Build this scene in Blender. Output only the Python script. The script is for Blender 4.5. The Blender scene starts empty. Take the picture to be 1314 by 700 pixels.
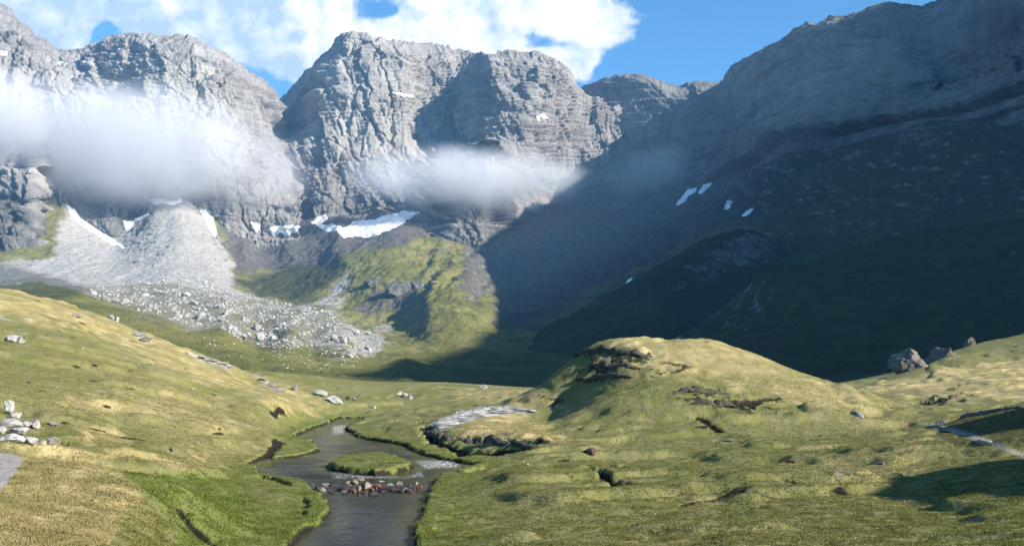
import bpy, math, random
import numpy as np
from mathutils import Matrix, Vector, Euler

rng = np.random.default_rng(7)
random.seed(7)
scene = bpy.context.scene
COL = scene.collection
R = math.radians

# ------------------------------------------------------------------ camera
F = 1138.0
PITCH = math.atan((478 - 350) / F)
CAM_H = 6.0
cd = bpy.data.cameras.new('camera')
cam = bpy.data.objects.new('camera', cd)
COL.objects.link(cam)
cam.location = (0, 0, CAM_H)
cam.rotation_euler = (R(90) + PITCH, 0, 0)
cd.sensor_width = 36
cd.lens = 36 * F / 1314
cd.clip_start = 0.5
cd.clip_end = 30000
scene.camera = cam
CP, SP = math.cos(PITCH), math.sin(PITCH)

def ray(px, py):
    xc = (np.asarray(px, float) - 657) / F
    yc = (350 - np.asarray(py, float)) / F
    Y = CP - yc * SP
    return xc / Y, (SP + yc * CP) / Y

def unproj(px, py, Y):
    u, s = ray(px, py)
    Y = np.asarray(Y, float)
    return np.stack([u * Y, Y + 0 * u, CAM_H + s * Y], -1)

def onplane(px, py, z=0.0):
    u, s = ray(px, py)
    Y = (z - CAM_H) / s
    return np.stack([u * Y, Y], -1)

def proj(P):
    x, y, z = P[..., 0], P[..., 1], P[..., 2] - CAM_H
    f = y * CP + z * SP
    up = -y * SP + z * CP
    f = np.where(np.abs(f) < 1e-3, 1e-3, f)
    return 657 + F * x / f, 350 - F * up / f

# ------------------------------------------------------------------ noise
_perm = rng.permutation(256).astype(np.int32)
_perm = np.concatenate([_perm, _perm, _perm])
_g3 = rng.normal(size=(256, 3)).astype(np.float32)
_g3 /= np.linalg.norm(_g3, axis=1, keepdims=True)

def n3(x, y, z):
    sh = np.broadcast(x, y, z).shape
    x, y, z = [np.broadcast_to(np.asarray(a, np.float32), sh).ravel() for a in (x, y, z)]
    xi, yi, zi = np.floor(x), np.floor(y), np.floor(z)
    xf, yf, zf = x - xi, y - yi, z - zi
    xi, yi, zi = [(a.astype(np.int64) & 255).astype(np.int32) for a in (xi, yi, zi)]
    w = [a * a * a * (a * (a * 6 - 15) + 10) for a in (xf, yf, zf)]
    out = np.zeros(x.shape, np.float32)
    for i in (0, 1):
        px = _perm[xi + i]
        wx = w[0] if i else 1 - w[0]
        for j in (0, 1):
            pxy = _perm[px + yi + j]
            wy = w[1] if j else 1 - w[1]
            for k in (0, 1):
                g = _g3[_perm[pxy + zi + k]]
                wz = w[2] if k else 1 - w[2]
                out += wx * wy * wz * (g[:, 0] * (xf - i) + g[:, 1] * (yf - j) + g[:, 2] * (zf - k))
    return (out * 1.5).reshape(sh)

def fbm(x, y, z, o=4, lac=2.05, gain=0.5):
    a, t, s = 1.0, 0, 0
    for i in range(o):
        t = t + a * n3(x + 17.3 * i, y - 9.1 * i, z + 5.7 * i)
        s += a
        a *= gain
        x, y, z = x * lac, y * lac, z * lac
    return t / s

def ridged(x, y, z, o=4, lac=2.1, gain=0.5):
    a, t, s = 1.0, 0, 0
    for i in range(o):
        t = t + a * (1 - 2 * np.abs(n3(x + 31.3 * i, y - 4.1 * i, z + 8.7 * i)))
        s += a
        a *= gain
        x, y, z = x * lac, y * lac, z * lac
    return t / s

_wr = rng.random((256, 5)).astype(np.float32)
def facets(u, v, seed=0):
    """tilted planar facets in random cells (angular broken rock); also the distance to the cell edge"""
    u = np.asarray(u, np.float32); v = np.asarray(v, np.float32)
    ui, vi = np.floor(u).astype(np.int64), np.floor(v).astype(np.int64)
    d1 = np.full(u.shape, 9.0, np.float32); d2 = d1.copy(); val = np.zeros_like(d1)
    for a in (-1, 0, 1):
        for b in (-1, 0, 1):
            h = _perm[_perm[(ui + a + seed) & 255] + ((vi + b) & 255)]
            r = _wr[h]
            du = u - (ui + a + r[..., 0]); dv = v - (vi + b + r[..., 1])
            d = du * du + dv * dv
            nv = (r[..., 2] - .5) * 1.1 + du * (r[..., 3] - .5) * 2.2 + dv * (r[..., 4] - .5) * 1.4
            c = d < d1
            d2 = np.where(c, d1, np.minimum(d2, d)); val = np.where(c, nv, val); d1 = np.where(c, d, d1)
    return val, np.sqrt(d2) - np.sqrt(d1)

def blocks(q, z, w, h, seed=0):
    """broken masonry of beds and joints: random protrusion per block, per bed"""
    zz = z / h; kz = np.floor(zz).astype(np.int64)
    bed = _wr[_perm[(kz + seed) & 255]]
    u = q / (w * (.6 + .9 * bed[..., 3])) + bed[..., 0] * 9
    ku = np.floor(u).astype(np.int64)
    r = _wr[_perm[_perm[(ku + seed) & 255] + (kz & 255)]]
    fz, fu = zz - kz, u - ku
    face = (r[..., 1] - .5) + (fu - .5) * (r[..., 2] - .5) * 1.2
    joint = sstep(.10, .0, np.minimum(fu, 1 - fu)) * .5
    step = fz * sstep(1.0, .93, fz) - .5
    return face + .8 * (bed[..., 1] - .5) - joint, step * (.3 + 1.2 * bed[..., 2])

def sstep(a, b, x):
    t = np.clip((x - a) / (b - a), 0, 1)
    return t * t * (3 - 2 * t)

def polysd(px, py, poly):
    """signed distance (inside positive) of points to a polygon"""
    poly = np.asarray(poly, float)
    shp = px.shape
    px, py = px.ravel(), py.ravel()
    d2 = np.full(px.shape, 1e18)
    ins = np.zeros(px.shape, bool)
    n = len(poly)
    for i in range(n):
        ax, ay = poly[i]
        bx, by = poly[(i + 1) % n]
        ex, ey = bx - ax, by - ay
        L = ex * ex + ey * ey + 1e-12
        t = np.clip(((px - ax) * ex + (py - ay) * ey) / L, 0, 1)
        d2 = np.minimum(d2, (px - ax - t * ex) ** 2 + (py - ay - t * ey) ** 2)
        c = (ay > py) != (by > py)
        xin = ax + (py - ay) / (ey if abs(ey) > 1e-12 else 1e-12) * ex
        ins ^= c & (px < xin)
    return (np.where(ins, 1, -1) * np.sqrt(d2)).reshape(shp)

def pmask(px, py, poly, feather, jit=0.0, amp=0.0):
    poly = np.asarray(poly, float)
    m = feather + amp + 2
    sel = (px > poly[:, 0].min() - m) & (px < poly[:, 0].max() + m) & (py > poly[:, 1].min() - m) & (py < poly[:, 1].max() + m)
    out = np.zeros(px.shape, np.float32)
    if sel.any():
        j = jit[sel] if isinstance(jit, np.ndarray) else jit
        out[sel] = sstep(-feather, feather, polysd(px[sel], py[sel], poly) + j * amp)
    return out

def polyline_d(x, y, pts):
    pts = np.asarray(pts, float)
    d2 = np.full(x.shape, 1e18)
    for (ax, ay), (bx, by) in zip(pts[:-1], pts[1:]):
        ex, ey = bx - ax, by - ay
        L = ex * ex + ey * ey + 1e-12
        t = np.clip(((x - ax) * ex + (y - ay) * ey) / L, 0, 1)
        d2 = np.minimum(d2, (x - ax - t * ex) ** 2 + (y - ay - t * ey) ** 2)
    return np.sqrt(d2)

# ------------------------------------------------------------------ mesh helpers
def mesh_from(name, V, faces, mat, smooth=True, attrs=None, parent=None):
    V = np.asarray(V, np.float32).reshape(-1, 3)
    faces = np.asarray(faces, np.int32)
    me = bpy.data.meshes.new(name)
    nf, k = faces.shape
    me.vertices.add(len(V)); me.vertices.foreach_set('co', V.ravel())
    me.loops.add(nf * k); me.loops.foreach_set('vertex_index', faces.ravel())
    me.polygons.add(nf); me.polygons.foreach_set('loop_start', np.arange(0, nf * k, k, dtype=np.int32))
    me.polygons.foreach_set('use_smooth', np.full(nf, smooth, bool))
    me.update(calc_edges=True)
    for an, av in (attrs or {}).items():
        a = me.attributes.new(an, 'FLOAT', 'POINT')
        a.data.foreach_set('value', np.asarray(av, np.float32).ravel())
    me.materials.append(mat)
    o = bpy.data.objects.new(name, me)
    COL.objects.link(o)
    if parent: o.parent = parent
    return o

def gridfaces(H, W):
    i = np.arange(H * W).reshape(H, W)
    return np.stack([i[:-1, :-1], i[:-1, 1:], i[1:, 1:], i[1:, :-1]], -1).reshape(-1, 4)

def tag(o, label, cat, group=None, kind=None):
    o['label'] = label; o['category'] = cat
    if group: o['group'] = group
    if kind: o['kind'] = kind
    return o

def struct(o, label=None, cat=None):
    o['kind'] = 'structure'
    if label: o['label'] = label
    if cat: o['category'] = cat
    return o

def pchip(L, rows):
    """L: (n,W,3) lines; rows: samples per band -> (H,W,3)"""
    n = len(L)
    d = np.diff(L, axis=0)
    m = np.zeros_like(L)
    a, b = d[:-1], d[1:]
    same = a * b > 0
    m[1:-1] = np.where(same, 2 * a * b / np.where(same, a + b, 1), 0)
    m[0], m[-1] = d[0], d[-1]
    out = []
    for i in range(n - 1):
        t = np.linspace(0, 1, rows[i], endpoint=(i == n - 2))[:, None, None]
        out.append((2*t**3-3*t**2+1)*L[i] + (t**3-2*t**2+t)*m[i] + (-2*t**3+3*t**2)*L[i+1] + (t**3-t**2)*m[i+1])
    return np.concatenate(out, 0)

def smooth1(v, k):
    if k < 2: return v
    x = np.arange(-3 * k, 3 * k + 1)
    w = np.exp(-0.5 * (x / k) ** 2); w /= w.sum()
    return np.convolve(np.pad(v, 3 * k, mode='edge'), w, mode='valid')

def pline(pts, cols, ksy=4, ksp=2):
    pts = np.asarray(pts, float)
    py = np.interp(cols, pts[:, 0], pts[:, 1])
    Y = np.interp(cols, pts[:, 0], pts[:, 2])
    return unproj(cols, smooth1(py, ksp), smooth1(Y, ksy))

def gnormal(P):
    du = np.gradient(P, axis=1); dv = np.gradient(P, axis=0)
    n = np.cross(du, dv)
    return n / (np.linalg.norm(n, axis=-1, keepdims=True) + 1e-9)

# ------------------------------------------------------------------ materials
def newmat(name):
    m = bpy.data.materials.new(name); m.use_nodes = True
    nt = m.node_tree
    for n in list(nt.nodes): nt.nodes.remove(n)
    return m, nt

class NT:
    def __init__(s, nt): s.nt = nt; s.x = 0
    def n(s, t, **k):
        nd = s.nt.nodes.new(t); s.x += 40; nd.location = (s.x, 0)
        for a, v in k.items(): setattr(nd, a, v)
        return nd
    def link(s, a, b): s.nt.links.new(a, b)
    def setin(s, sock, v):
        if isinstance(v, bpy.types.NodeSocket): s.link(v, sock)
        elif isinstance(v, (tuple, list)) and len(v) == 3 and sock.type == 'RGBA': sock.default_value = (*v, 1)
        else: sock.default_value = v
    def math(s, op, a, b=0.0, c=None, clamp=False):
        nd = s.n('ShaderNodeMath', operation=op, use_clamp=clamp)
        s.setin(nd.inputs[0], a); s.setin(nd.inputs[1], b)
        if c is not None: s.setin(nd.inputs[2], c)
        return nd.outputs[0]
    def mix(s, f, a, b, blend='MIX'):
        nd = s.n('ShaderNodeMix', data_type='RGBA', blend_type=blend)
        s.setin(nd.inputs[0], f); s.setin(nd.inputs[6], a); s.setin(nd.inputs[7], b)
        return nd.outputs[2]
    def noise(s, vec, scale, detail=4, rough=0.55, dist=0.0):
        nd = s.n('ShaderNodeTexNoise')
        s.link(vec, nd.inputs['Vector'])
        nd.inputs['Scale'].default_value = scale; nd.inputs['Detail'].default_value = detail
        nd.inputs['Roughness'].default_value = rough; nd.inputs['Distortion'].default_value = dist
        return nd.outputs[0]
    def smooth(s, v, a, b, lo=0.0, hi=1.0):
        nd = s.n('ShaderNodeMapRange', interpolation_type='SMOOTHSTEP')
        s.setin(nd.inputs[0], v)
        for i, q in enumerate((a, b, lo, hi)): s.setin(nd.inputs[1 + i], q)
        return nd.outputs[0]
    def scale(s, vec, sc):
        nd = s.n('ShaderNodeMapping'); s.link(vec, nd.inputs[0]); nd.inputs['Scale'].default_value = sc
        return nd.outputs[0]
    def attr(s, name):
        return s.n('ShaderNodeAttribute', attribute_name=name).outputs['Fac']
    def out(s, col, rough=0.9, bump=None, spec=0.2):
        b = s.n('ShaderNodeBsdfPrincipled')
        s.setin(b.inputs['Base Color'], col); s.setin(b.inputs['Roughness'], rough)
        b.inputs['Specular IOR Level'].default_value = spec
        if bump is not None: s.link(bump, b.inputs['Normal'])
        o = s.n('ShaderNodeOutputMaterial'); s.link(b.outputs[0], o.inputs[0])
        return b
    def bump(s, h, strength, dist, normal=None):
        nd = s.n('ShaderNodeBump'); s.link(h, nd.inputs['Height'])
        nd.inputs['Strength'].default_value = strength; nd.inputs['Distance'].default_value = dist
        if normal is not None: s.link(normal, nd.inputs['Normal'])
        return nd.outputs[0]
    def pos(s): return s.n('ShaderNodeNewGeometry').outputs['Position']
    def nz(s):
        g = s.n('ShaderNodeNewGeometry'); x = s.n('ShaderNodeSeparateXYZ')
        s.link(g.outputs['Normal'], x.inputs[0]); return x.outputs[2]

def mat_mountain():
    m, nt = newmat('limestone_cliff'); k = NT(nt); p = k.pos()
    big = k.noise(p, 0.006, 5, 0.6)
    streak = k.noise(k.scale(p, (1, 1, 0.22)), 0.035, 6, 0.65)
    strat = k.noise(k.scale(p, (0.06, 0.06, 1.0)), 0.06, 6, 0.65, 0.3)
    fine = k.noise(p, 0.16, 6, 0.7)
    c = k.mix(k.smooth(big, .35, .65), (0.180, 0.168, 0.159), (0.288, 0.268, 0.247))
    c = k.mix(k.smooth(streak, .42, .62, 0, .7), c, (0.343, 0.321, 0.296))
    c = k.mix(k.smooth(streak, .42, .30, 0, .75), c, (0.090, 0.087, 0.085))
    c = k.mix(k.smooth(strat, .52, .66, 0, .6), c, (0.180, 0.142, 0.107))
    c = k.mix(k.smooth(strat, .45, .33, 0, .45), c, (0.378, 0.357, 0.332))
    c = k.mix(k.smooth(fine, .46, .32, 0, .7), c, (0.063, 0.061, 0.059))
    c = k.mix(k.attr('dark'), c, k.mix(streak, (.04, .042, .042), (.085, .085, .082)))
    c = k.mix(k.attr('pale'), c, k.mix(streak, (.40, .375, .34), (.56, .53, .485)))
    sc = k.mix(k.smooth(fine, .3, .7), (.235, .225, .215), (.345, .335, .32))
    sc = k.mix(k.smooth(k.noise(k.scale(p, (1, .35, .35)), 0.03, 5, .6), .4, .65, 0, .6), sc, (.41, .40, .385))
    c = k.mix(k.attr('scree'), c, sc)
    gr = k.mix(k.smooth(k.noise(p, 0.02, 6, .65), .35, .65), (.040, .052, .018), (.105, .100, .038))
    gm = k.math('ADD', k.smooth(k.nz(), .70, .86), k.math('MULTIPLY', k.math('SUBTRACT', k.noise(p, 0.03, 6, .7), .5), 1.6))
    c = k.mix(k.math('MULTIPLY', k.attr('grass'), k.smooth(gm, .25, .6)), c, gr)
    h = k.math('ADD', k.math('MULTIPLY', fine, .6), k.math('MULTIPLY', streak, .5))
    h = k.math('ADD', h, k.math('MULTIPLY', strat, .4))
    h2 = k.math('ADD', h, k.math('MULTIPLY', k.noise(p, .5, 5, .7), .25))
    k.out(c, .92, k.bump(h2, 1.0, 11.0), .1)
    return m

def mat_valley():
    m, nt = newmat('alpine_valley'); k = NT(nt); p = k.pos()
    a = k.noise(p, 0.012, 6, .62); b = k.noise(p, 0.09, 6, .68); fine = k.noise(p, .45, 5, .7)
    g = k.mix(k.smooth(a, .35, .65), (.105, .112, .032), (.19, .175, .06))
    g = k.mix(k.smooth(b, .52, .70, 0, .6), g, (.045, .052, .02))
    g = k.mix(k.smooth(b, .42, .30, 0, .6), g, (.17, .15, .075))
    sc = k.mix(k.smooth(b, .3, .7), (.27, .255, .235), (.37, .35, .325))
    sc = k.mix(k.smooth(fine, .55, .68, 0, .7), sc, (.38, .365, .34))
    sc = k.mix(k.smooth(fine, .42, .32, 0, .7), sc, (.10, .10, .10))
    sc = k.mix(k.smooth(k.noise(k.scale(p, (1, .3, .3)), .045, 5, .6), .45, .66, 0, .55), sc, (.35, .335, .31))
    rock = k.mix(k.smooth(b, .35, .65), (.06, .058, .054), (.17, .16, .145))
    c = k.mix(k.attr('scree'), g, sc)
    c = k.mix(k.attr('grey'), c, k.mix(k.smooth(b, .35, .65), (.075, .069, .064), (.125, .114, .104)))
    c = k.mix(k.attr('deep'), c, k.mix(k.smooth(b, .35, .65), (.016, .023, .012), (.036, .042, .018)))  # dark green grass, its albedo lowered further to deepen the shade
    c = k.mix(k.smooth(k.nz(), .80, .62), c, rock)
    h = k.math('ADD', b, k.math('MULTIPLY', fine, .4))
    k.out(c, .95, k.bump(h, .9, 5.0), .08)
    return m

    rock = k.mix(k.smooth(b, .35, .65), (.06, .058, .054), (.17, .16, .145))
    c = k.mix(k.attr('scree'), g, sc)
    c = k.mix(k.attr('grey'), c, k.mix(k.smooth(b, .35, .65), (.12, .108, .098), (.18, .163, .148)))
    c = k.mix(k.attr('deep'), c, k.mix(k.smooth(b, .35, .65), (.022, .032, .014), (.05, .058, .022)))
    c = k.mix(k.smooth(k.nz(), .80, .62), c, rock)
    h = k.math('ADD', b, k.math('MULTIPLY', fine, .4))
    k.out(c, .95, k.bump(h, .9, 5.0), .08)
    return m

    rock = k.mix(k.smooth(b, .35, .65), (.06, .058, .054), (.17, .16, .145))
    c = k.mix(k.attr('scree'), g, sc)
    c = k.mix(k.attr('grey'), c, k.mix(k.smooth(b, .35, .65), (.12, .108, .098), (.18, .163, .148)))
    c = k.mix(k.attr('deep'), c, k.mix(k.smooth(b, .35, .65), (.016, .023, .012), (.036, .042, .018)))
    c = k.mix(k.smooth(k.nz(), .80, .62), c, rock)
    h = k.math('ADD', b, k.math('MULTIPLY', fine, .4))
    k.out(c, .95, k.bump(h, .9, 5.0), .08)
    return m

    rock = k.mix(k.smooth(b, .35, .65), (.06, .058, .054), (.17, .16, .145))
    c = k.mix(k.attr('scree'), g, sc)
    c = k.mix(k.attr('grey'), c, k.mix(k.smooth(b, .35, .65), (.12, .108, .098), (.18, .163, .148)))
    c = k.mix(k.attr('deep'), c, k.mix(k.smooth(b, .35, .65), (.022, .032, .014), (.05, .058, .022)))
    c = k.mix(k.smooth(k.nz(), .80, .62), c, rock)
    h = k.math('ADD', b, k.math('MULTIPLY', fine, .4))
    k.out(c, .95, k.bump(h, .9, 5.0), .08)
    return m

def mat_meadow():
    m, nt = newmat('alpine_turf'); k = NT(nt); p = k.pos()
    a = k.noise(p, .045, 5, .6); b = k.noise(p, .45, 6, .68); c3 = k.noise(p, 3.2, 5, .72); d = k.noise(p, 14, 4, .7)
    g = k.mix(k.smooth(a, .35, .65), (0.122, 0.127, 0.038), (0.182, 0.171, 0.068))
    g = k.mix(k.smooth(b, .45, .68, 0, .55), g, (0.230, 0.195, 0.111))
    g = k.mix(k.smooth(b, .46, .32, 0, .6), g, (0.086, 0.107, 0.033))
    straw = k.mix(k.smooth(b, .35, .65), (.27, .215, .095), (.42, .335, .165))
    s = k.math('ADD', k.attr('straw'), k.math('MULTIPLY', k.math('SUBTRACT', c3, .5), k.math('MULTIPLY', k.attr('straw'), 1.6)), clamp=True)
    g = k.mix(s, g, straw)
    g = k.mix(k.attr('lush'), g, k.mix(k.smooth(c3, .35, .65), (.070, .115, .015), (.12, .165, .028)))
    g = k.mix(k.smooth(c3, .42, .28, 0, .5), g, (0.060, 0.062, 0.022))
    g = k.mix(k.smooth(d, .42, .28, 0, .4), g, (0.046, 0.050, 0.019))
    g = k.mix(k.smooth(c3, .60, .76, 0, .4), g, (0.347, 0.283, 0.156))
    rock = k.mix(k.smooth(k.noise(k.scale(p, (.5, 1.4, 1)), 1.3, 5, .7), .42, .56), (.07, .068, .064), (.42, .405, .38))
    g = k.mix(k.attr('stone'), g, rock)
    dirt_shade = k.mix(k.smooth(c3, .35, .65), (.008, .007, .005), (.028, .023, .015))  # bare earth, blackened so the colour also carries the shadow in the cuts
    dm = k.math('ADD', k.attr('dirt_shade'), k.math('MULTIPLY', k.math('SUBTRACT', c3, .5), k.math('MULTIPLY', k.attr('dirt_shade'), 1.8)), clamp=True)
    g = k.mix(k.smooth(dm, .25, .6), g, dirt_shade)
    g = k.mix(k.attr('gravel'), g, k.mix(d, (0.218, 0.196, 0.190), (0.310, 0.282, 0.270)))
    h = k.math('ADD', k.math('MULTIPLY', c3, 1.0), k.math('MULTIPLY', d, .45))
    k.out(g, .95, k.bump(h, .8, .16), .1)
    return m

def mat_rock(name, lo, hi, lichen=(.10, .10, .09), lich=.5, scale=1.0, bump=.12):
    m, nt = newmat(name); k = NT(nt)
    tc = k.n('ShaderNodeTexCoord'); p = k.pos()
    a = k.noise(p, .9 * scale, 5, .6); b = k.noise(p, 5 * scale, 6, .7)
    oi = k.n('ShaderNodeObjectInfo').outputs['Random']
    c = k.mix(k.smooth(a, .35, .65), lo, hi)
    c = k.mix(k.math('MULTIPLY', oi, .35), c, tuple(x * .72 for x in lo))
    c = k.mix(k.smooth(b, .50, .64, 0, lich), c, lichen)
    c = k.mix(k.smooth(b, .40, .28, 0, .5), c, tuple(min(.75, x * 1.25) for x in hi))
    k.out(c, .88, k.bump(k.math('ADD', a, b), .7, bump), .2)
    return m

def mat_snow():
    m, nt = newmat('old_snow'); k = NT(nt); p = k.pos()
    a = k.noise(p, .06, 5, .6)
    k.out(k.mix(k.smooth(k.noise(p, .12, 5, .65), .32, .5), (.50, .49, .48), (.80, .80, .82)), .7, k.bump(a, .5, 2.0), .3)
    return m

def mat_water():
    m, nt = newmat('stream_water'); k = NT(nt); p = k.pos()
    st = k.scale(p, (1, .6, 1))
    a = k.math('MULTIPLY', k.noise(st, 2.2, 4, .6, .4), k.smooth(k.noise(p, .5, 3, .6), .35, .6, .2, 1.6)); b = k.noise(st, 9, 3, .6); bed = k.noise(p, .35, 5, .65)
    c = k.mix(k.attr('shallow'), (.022, .024, .023), k.mix(k.smooth(bed, .38, .62), (.055, .058, .026), (.10, .095, .05)))
    c = k.mix(k.smooth(k.noise(p, .8, 5, .7), .55, .7, 0, .6), c, (.02, .02, .02))
    foam = k.math('MULTIPLY', k.attr('foam'), k.smooth(k.noise(p, 6, 4, .7), .48, .60))
    c = k.mix(foam, c, (.7, .7, .7))
    nb = k.bump(k.math('ADD', a, k.math('MULTIPLY', b, .35)), .10, .06)
    df = k.n('ShaderNodeBsdfDiffuse'); k.setin(df.inputs[0], c)
    gl = k.n('ShaderNodeBsdfGlossy'); gl.inputs['Roughness'].default_value = .06; k.link(nb, gl.inputs['Normal'])
    fr = k.n('ShaderNodeFresnel'); fr.inputs['IOR'].default_value = 1.33; k.link(nb, fr.inputs['Normal'])
    fac = k.math('MULTIPLY', k.math('MULTIPLY', fr.outputs[0], .5), k.math('SUBTRACT', 1.0, foam))
    mx = k.n('ShaderNodeMixShader'); k.link(fac, mx.inputs[0]); k.link(df.outputs[0], mx.inputs[1]); k.link(gl.outputs[0], mx.inputs[2])
    o = k.n('ShaderNodeOutputMaterial'); k.link(mx.outputs[0], o.inputs[0])
    return m

M_MOUNT, M_VALLEY, M_MEADOW = mat_mountain(), mat_valley(), mat_meadow()
M_SNOW, M_WATER = mat_snow(), mat_water()
M_PALE = mat_rock('pale_limestone', (.25, .24, .225), (.40, .385, .36), (.13, .125, .115), .55)
M_FAR = mat_rock('far_limestone', (.25, .24, .225), (.43, .415, .39), (.12, .12, .115), .6, .12, .8)
M_TAN = mat_rock('buff_limestone', (.15, .14, .125), (.25, .235, .205), (.11, .10, .085), .55)
M_DARK = mat_rock('dark_schist', (.030, .027, .022), (.075, .066, .054), (.12, .105, .06), .6)
M_CRAG = mat_rock('shadow_crag', (.07, .07, .068), (.17, .165, .16), (.05, .055, .03), .6, .12, 2.0)  # rock darkened in colour for the shade on the left-facing crags
M_CRAG2 = mat_rock('weathered_boulder', (.10, .092, .08), (.19, .175, .15), (.06, .06, .032), .9, .8, .3)
M_SLAB = mat_rock('weathered_slab', (.20, .19, .18), (.40, .385, .36), (.055, .052, .05), .9, 1.6)
M_RED = mat_rock('rust_red_stone', (.10, .045, .034), (.18, .085, .062), (.07, .04, .035), .5, 2)
M_PURPLE = mat_rock('wet_purple_stone', (.040, .026, .027), (.095, .060, .058), (.02, .016, .016), .5, 2)
M_BUFF = mat_rock('buff_stone', (.19, .14, .095), (.32, .25, .17), (.20, .13, .09), .45, 2)
M_GREY = mat_rock('grey_stone', (.10, .095, .09), (.22, .21, .20), (.08, .075, .07), .5, 2)

# ------------------------------------------------------------------ MOUNTAINS
def mountain(name, cols, lines, rows, amp=1.0, seed=0.0, top_jag=8.0, dips=.12, masks=None, label=None, ksy=4, fade0=0, strata=1.0):
    L = np.stack([pline(l, cols, ksy, 2) for l in lines])
    P = pchip(L, rows)
    H, W, _ = P.shape
    N = gnormal(P)
    # face towards the viewer's side
    out = -N * np.sign(N[..., 1:2] + 1e-9)
    out[..., 2] *= .15
    out /= np.linalg.norm(out, axis=-1, keepdims=True)
    x, y, z = [P[..., i].astype(np.float32) for i in range(3)]
    q = x * .85 + y * .5
    wx = 60 * fbm(x / 260 + seed, y / 260, z / 260, 3)
    wz = 20 * fbm(x / 190, y / 190 + seed, z / 120, 3)
    big = ridged((q + wx) / 300 + seed, y / 600, z / 900 + seed, 2)
    mid = ridged((q + wx) / 110 - seed, y / 200, (z + wz) / 330, 3)
    tin = fbm(x / 13, y / 13, z / 10 + seed, 4)
    wq = 9 * n3(x / 22, y / 22, z / 22 + seed) + 4 * n3(x / 8, y / 8, z / 8)
    f1, e1 = facets((q + wx * .8 + wq) / 120 + seed, (z + wz + .35 * q + wq) / 260, 3)
    f2, e2 = facets((q + wx * .6 + wq - .25 * z) / 40 + seed, (z + wz * .7 - .3 * q) / 95, 17)
    f3, e3 = facets((q + wq + .3 * z) / 15 + seed, (z + wz * .5 + .4 * q + wq) / 24, 29)
    sml = ridged((q - .5 * z + wx * .4) / 30 + seed, y / 60, (z + .5 * q) / 75, 4)
    gr_ = fbm(x / 6, y / 6, z / 5 + seed, 2)
    zz = z + wz * .8 + dips * x
    def saw(v): f = v - np.floor(v); return sstep(0, .8, f) - sstep(.8, 1, f)
    st = (saw(zz / 95 + .3 * n3(x / 160, y / 160, seed + z * 0)) - .5) * 13 + (saw(zz / 31 + seed) - .5) * 6
    f0, e0 = facets((q + wx + wq) / 270 + seed, (z + wz - .5 * q) / 420, 41)
    def crack(v, w): return sstep(w, 0, np.abs(v))
    cou = crack(n3((q + wx * .5 + wq) / 85 + seed, y / 900, (z + wz) / 420), .085)
    dia = crack(n3((q + .75 * z + wq) / 110 - seed, (z - .75 * q) / 520, seed + 0 * z), .06)
    dib = crack(n3((q - .6 * z + wq) / 120 + 2 * seed, (z + .6 * q) / 480, seed + 3 + 0 * z), .06)
    cmod = .35 + 1.1 * np.clip(fbm(x / 130, y / 130 + seed, z / 130, 2) + .3, 0, 1)
    jq, jz = q + wx * .25 + 5 * n3(x / 30, y / 30, z / 30), zz + 4 * n3(x / 40, y / 40, z / 40 + 5)
    b1, s1 = blocks(jq, jz, 62, 88, 11)
    b2, s2 = blocks(jq + .15 * z, jz + 13, 24, 31, 53)
    b3, s3 = blocks(jq - .1 * z, jz + 5, 10, 12, 91)
    bm_ = .45 + .9 * np.clip(fbm(x / 170 + seed, y / 170, z / 120, 2) + .35, 0, 1)
    d = amp * (24 * (big - .4) + 10 * (mid - .4) + 36 * f0 + 22 * f1 + 4 * f2 + 3 * (sml - .4) + 2.6 * tin + 2.4 * gr_ - cmod * (17 * cou + 9 * dia + 8 * dib)
               + bm_ * strata * (9 * b1 + 5.5 * b2 + 2.6 * b3 + 26 * s1 + 11 * s2 + 4.5 * s3))
    t = np.linspace(0, 1, H)[:, None]
    if fade0: d = d * sstep(0, fade0, t)
    cr = sum(rows[:-1]) / H
    d = d * (1 - .65 * sstep(cr - .10, cr - .01, t))
    P = P + out * d[..., None]
    P[..., 2] += top_jag * amp * sstep(cr - .25, cr, t) * (fbm(x / 45 + seed, y / 60, z * 0, 4) * 1.6 + 1.1 * facets(x / 26 + seed, y / 60, 7)[0] + .8 * n3(x / 9, y / 30, z * 0))
    px, py = proj(P)
    zero = np.zeros((H, W), np.float32)
    at = {'dark': zero, 'pale': zero.copy(), 'scree': zero.copy(), 'grass': zero + .0}
    if masks: masks(at, px, py, P, fbm(x / 60, y / 60, z / 60, 4))
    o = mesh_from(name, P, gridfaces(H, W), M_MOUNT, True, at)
    struct(o, label, 'mountain')
    return P

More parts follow.
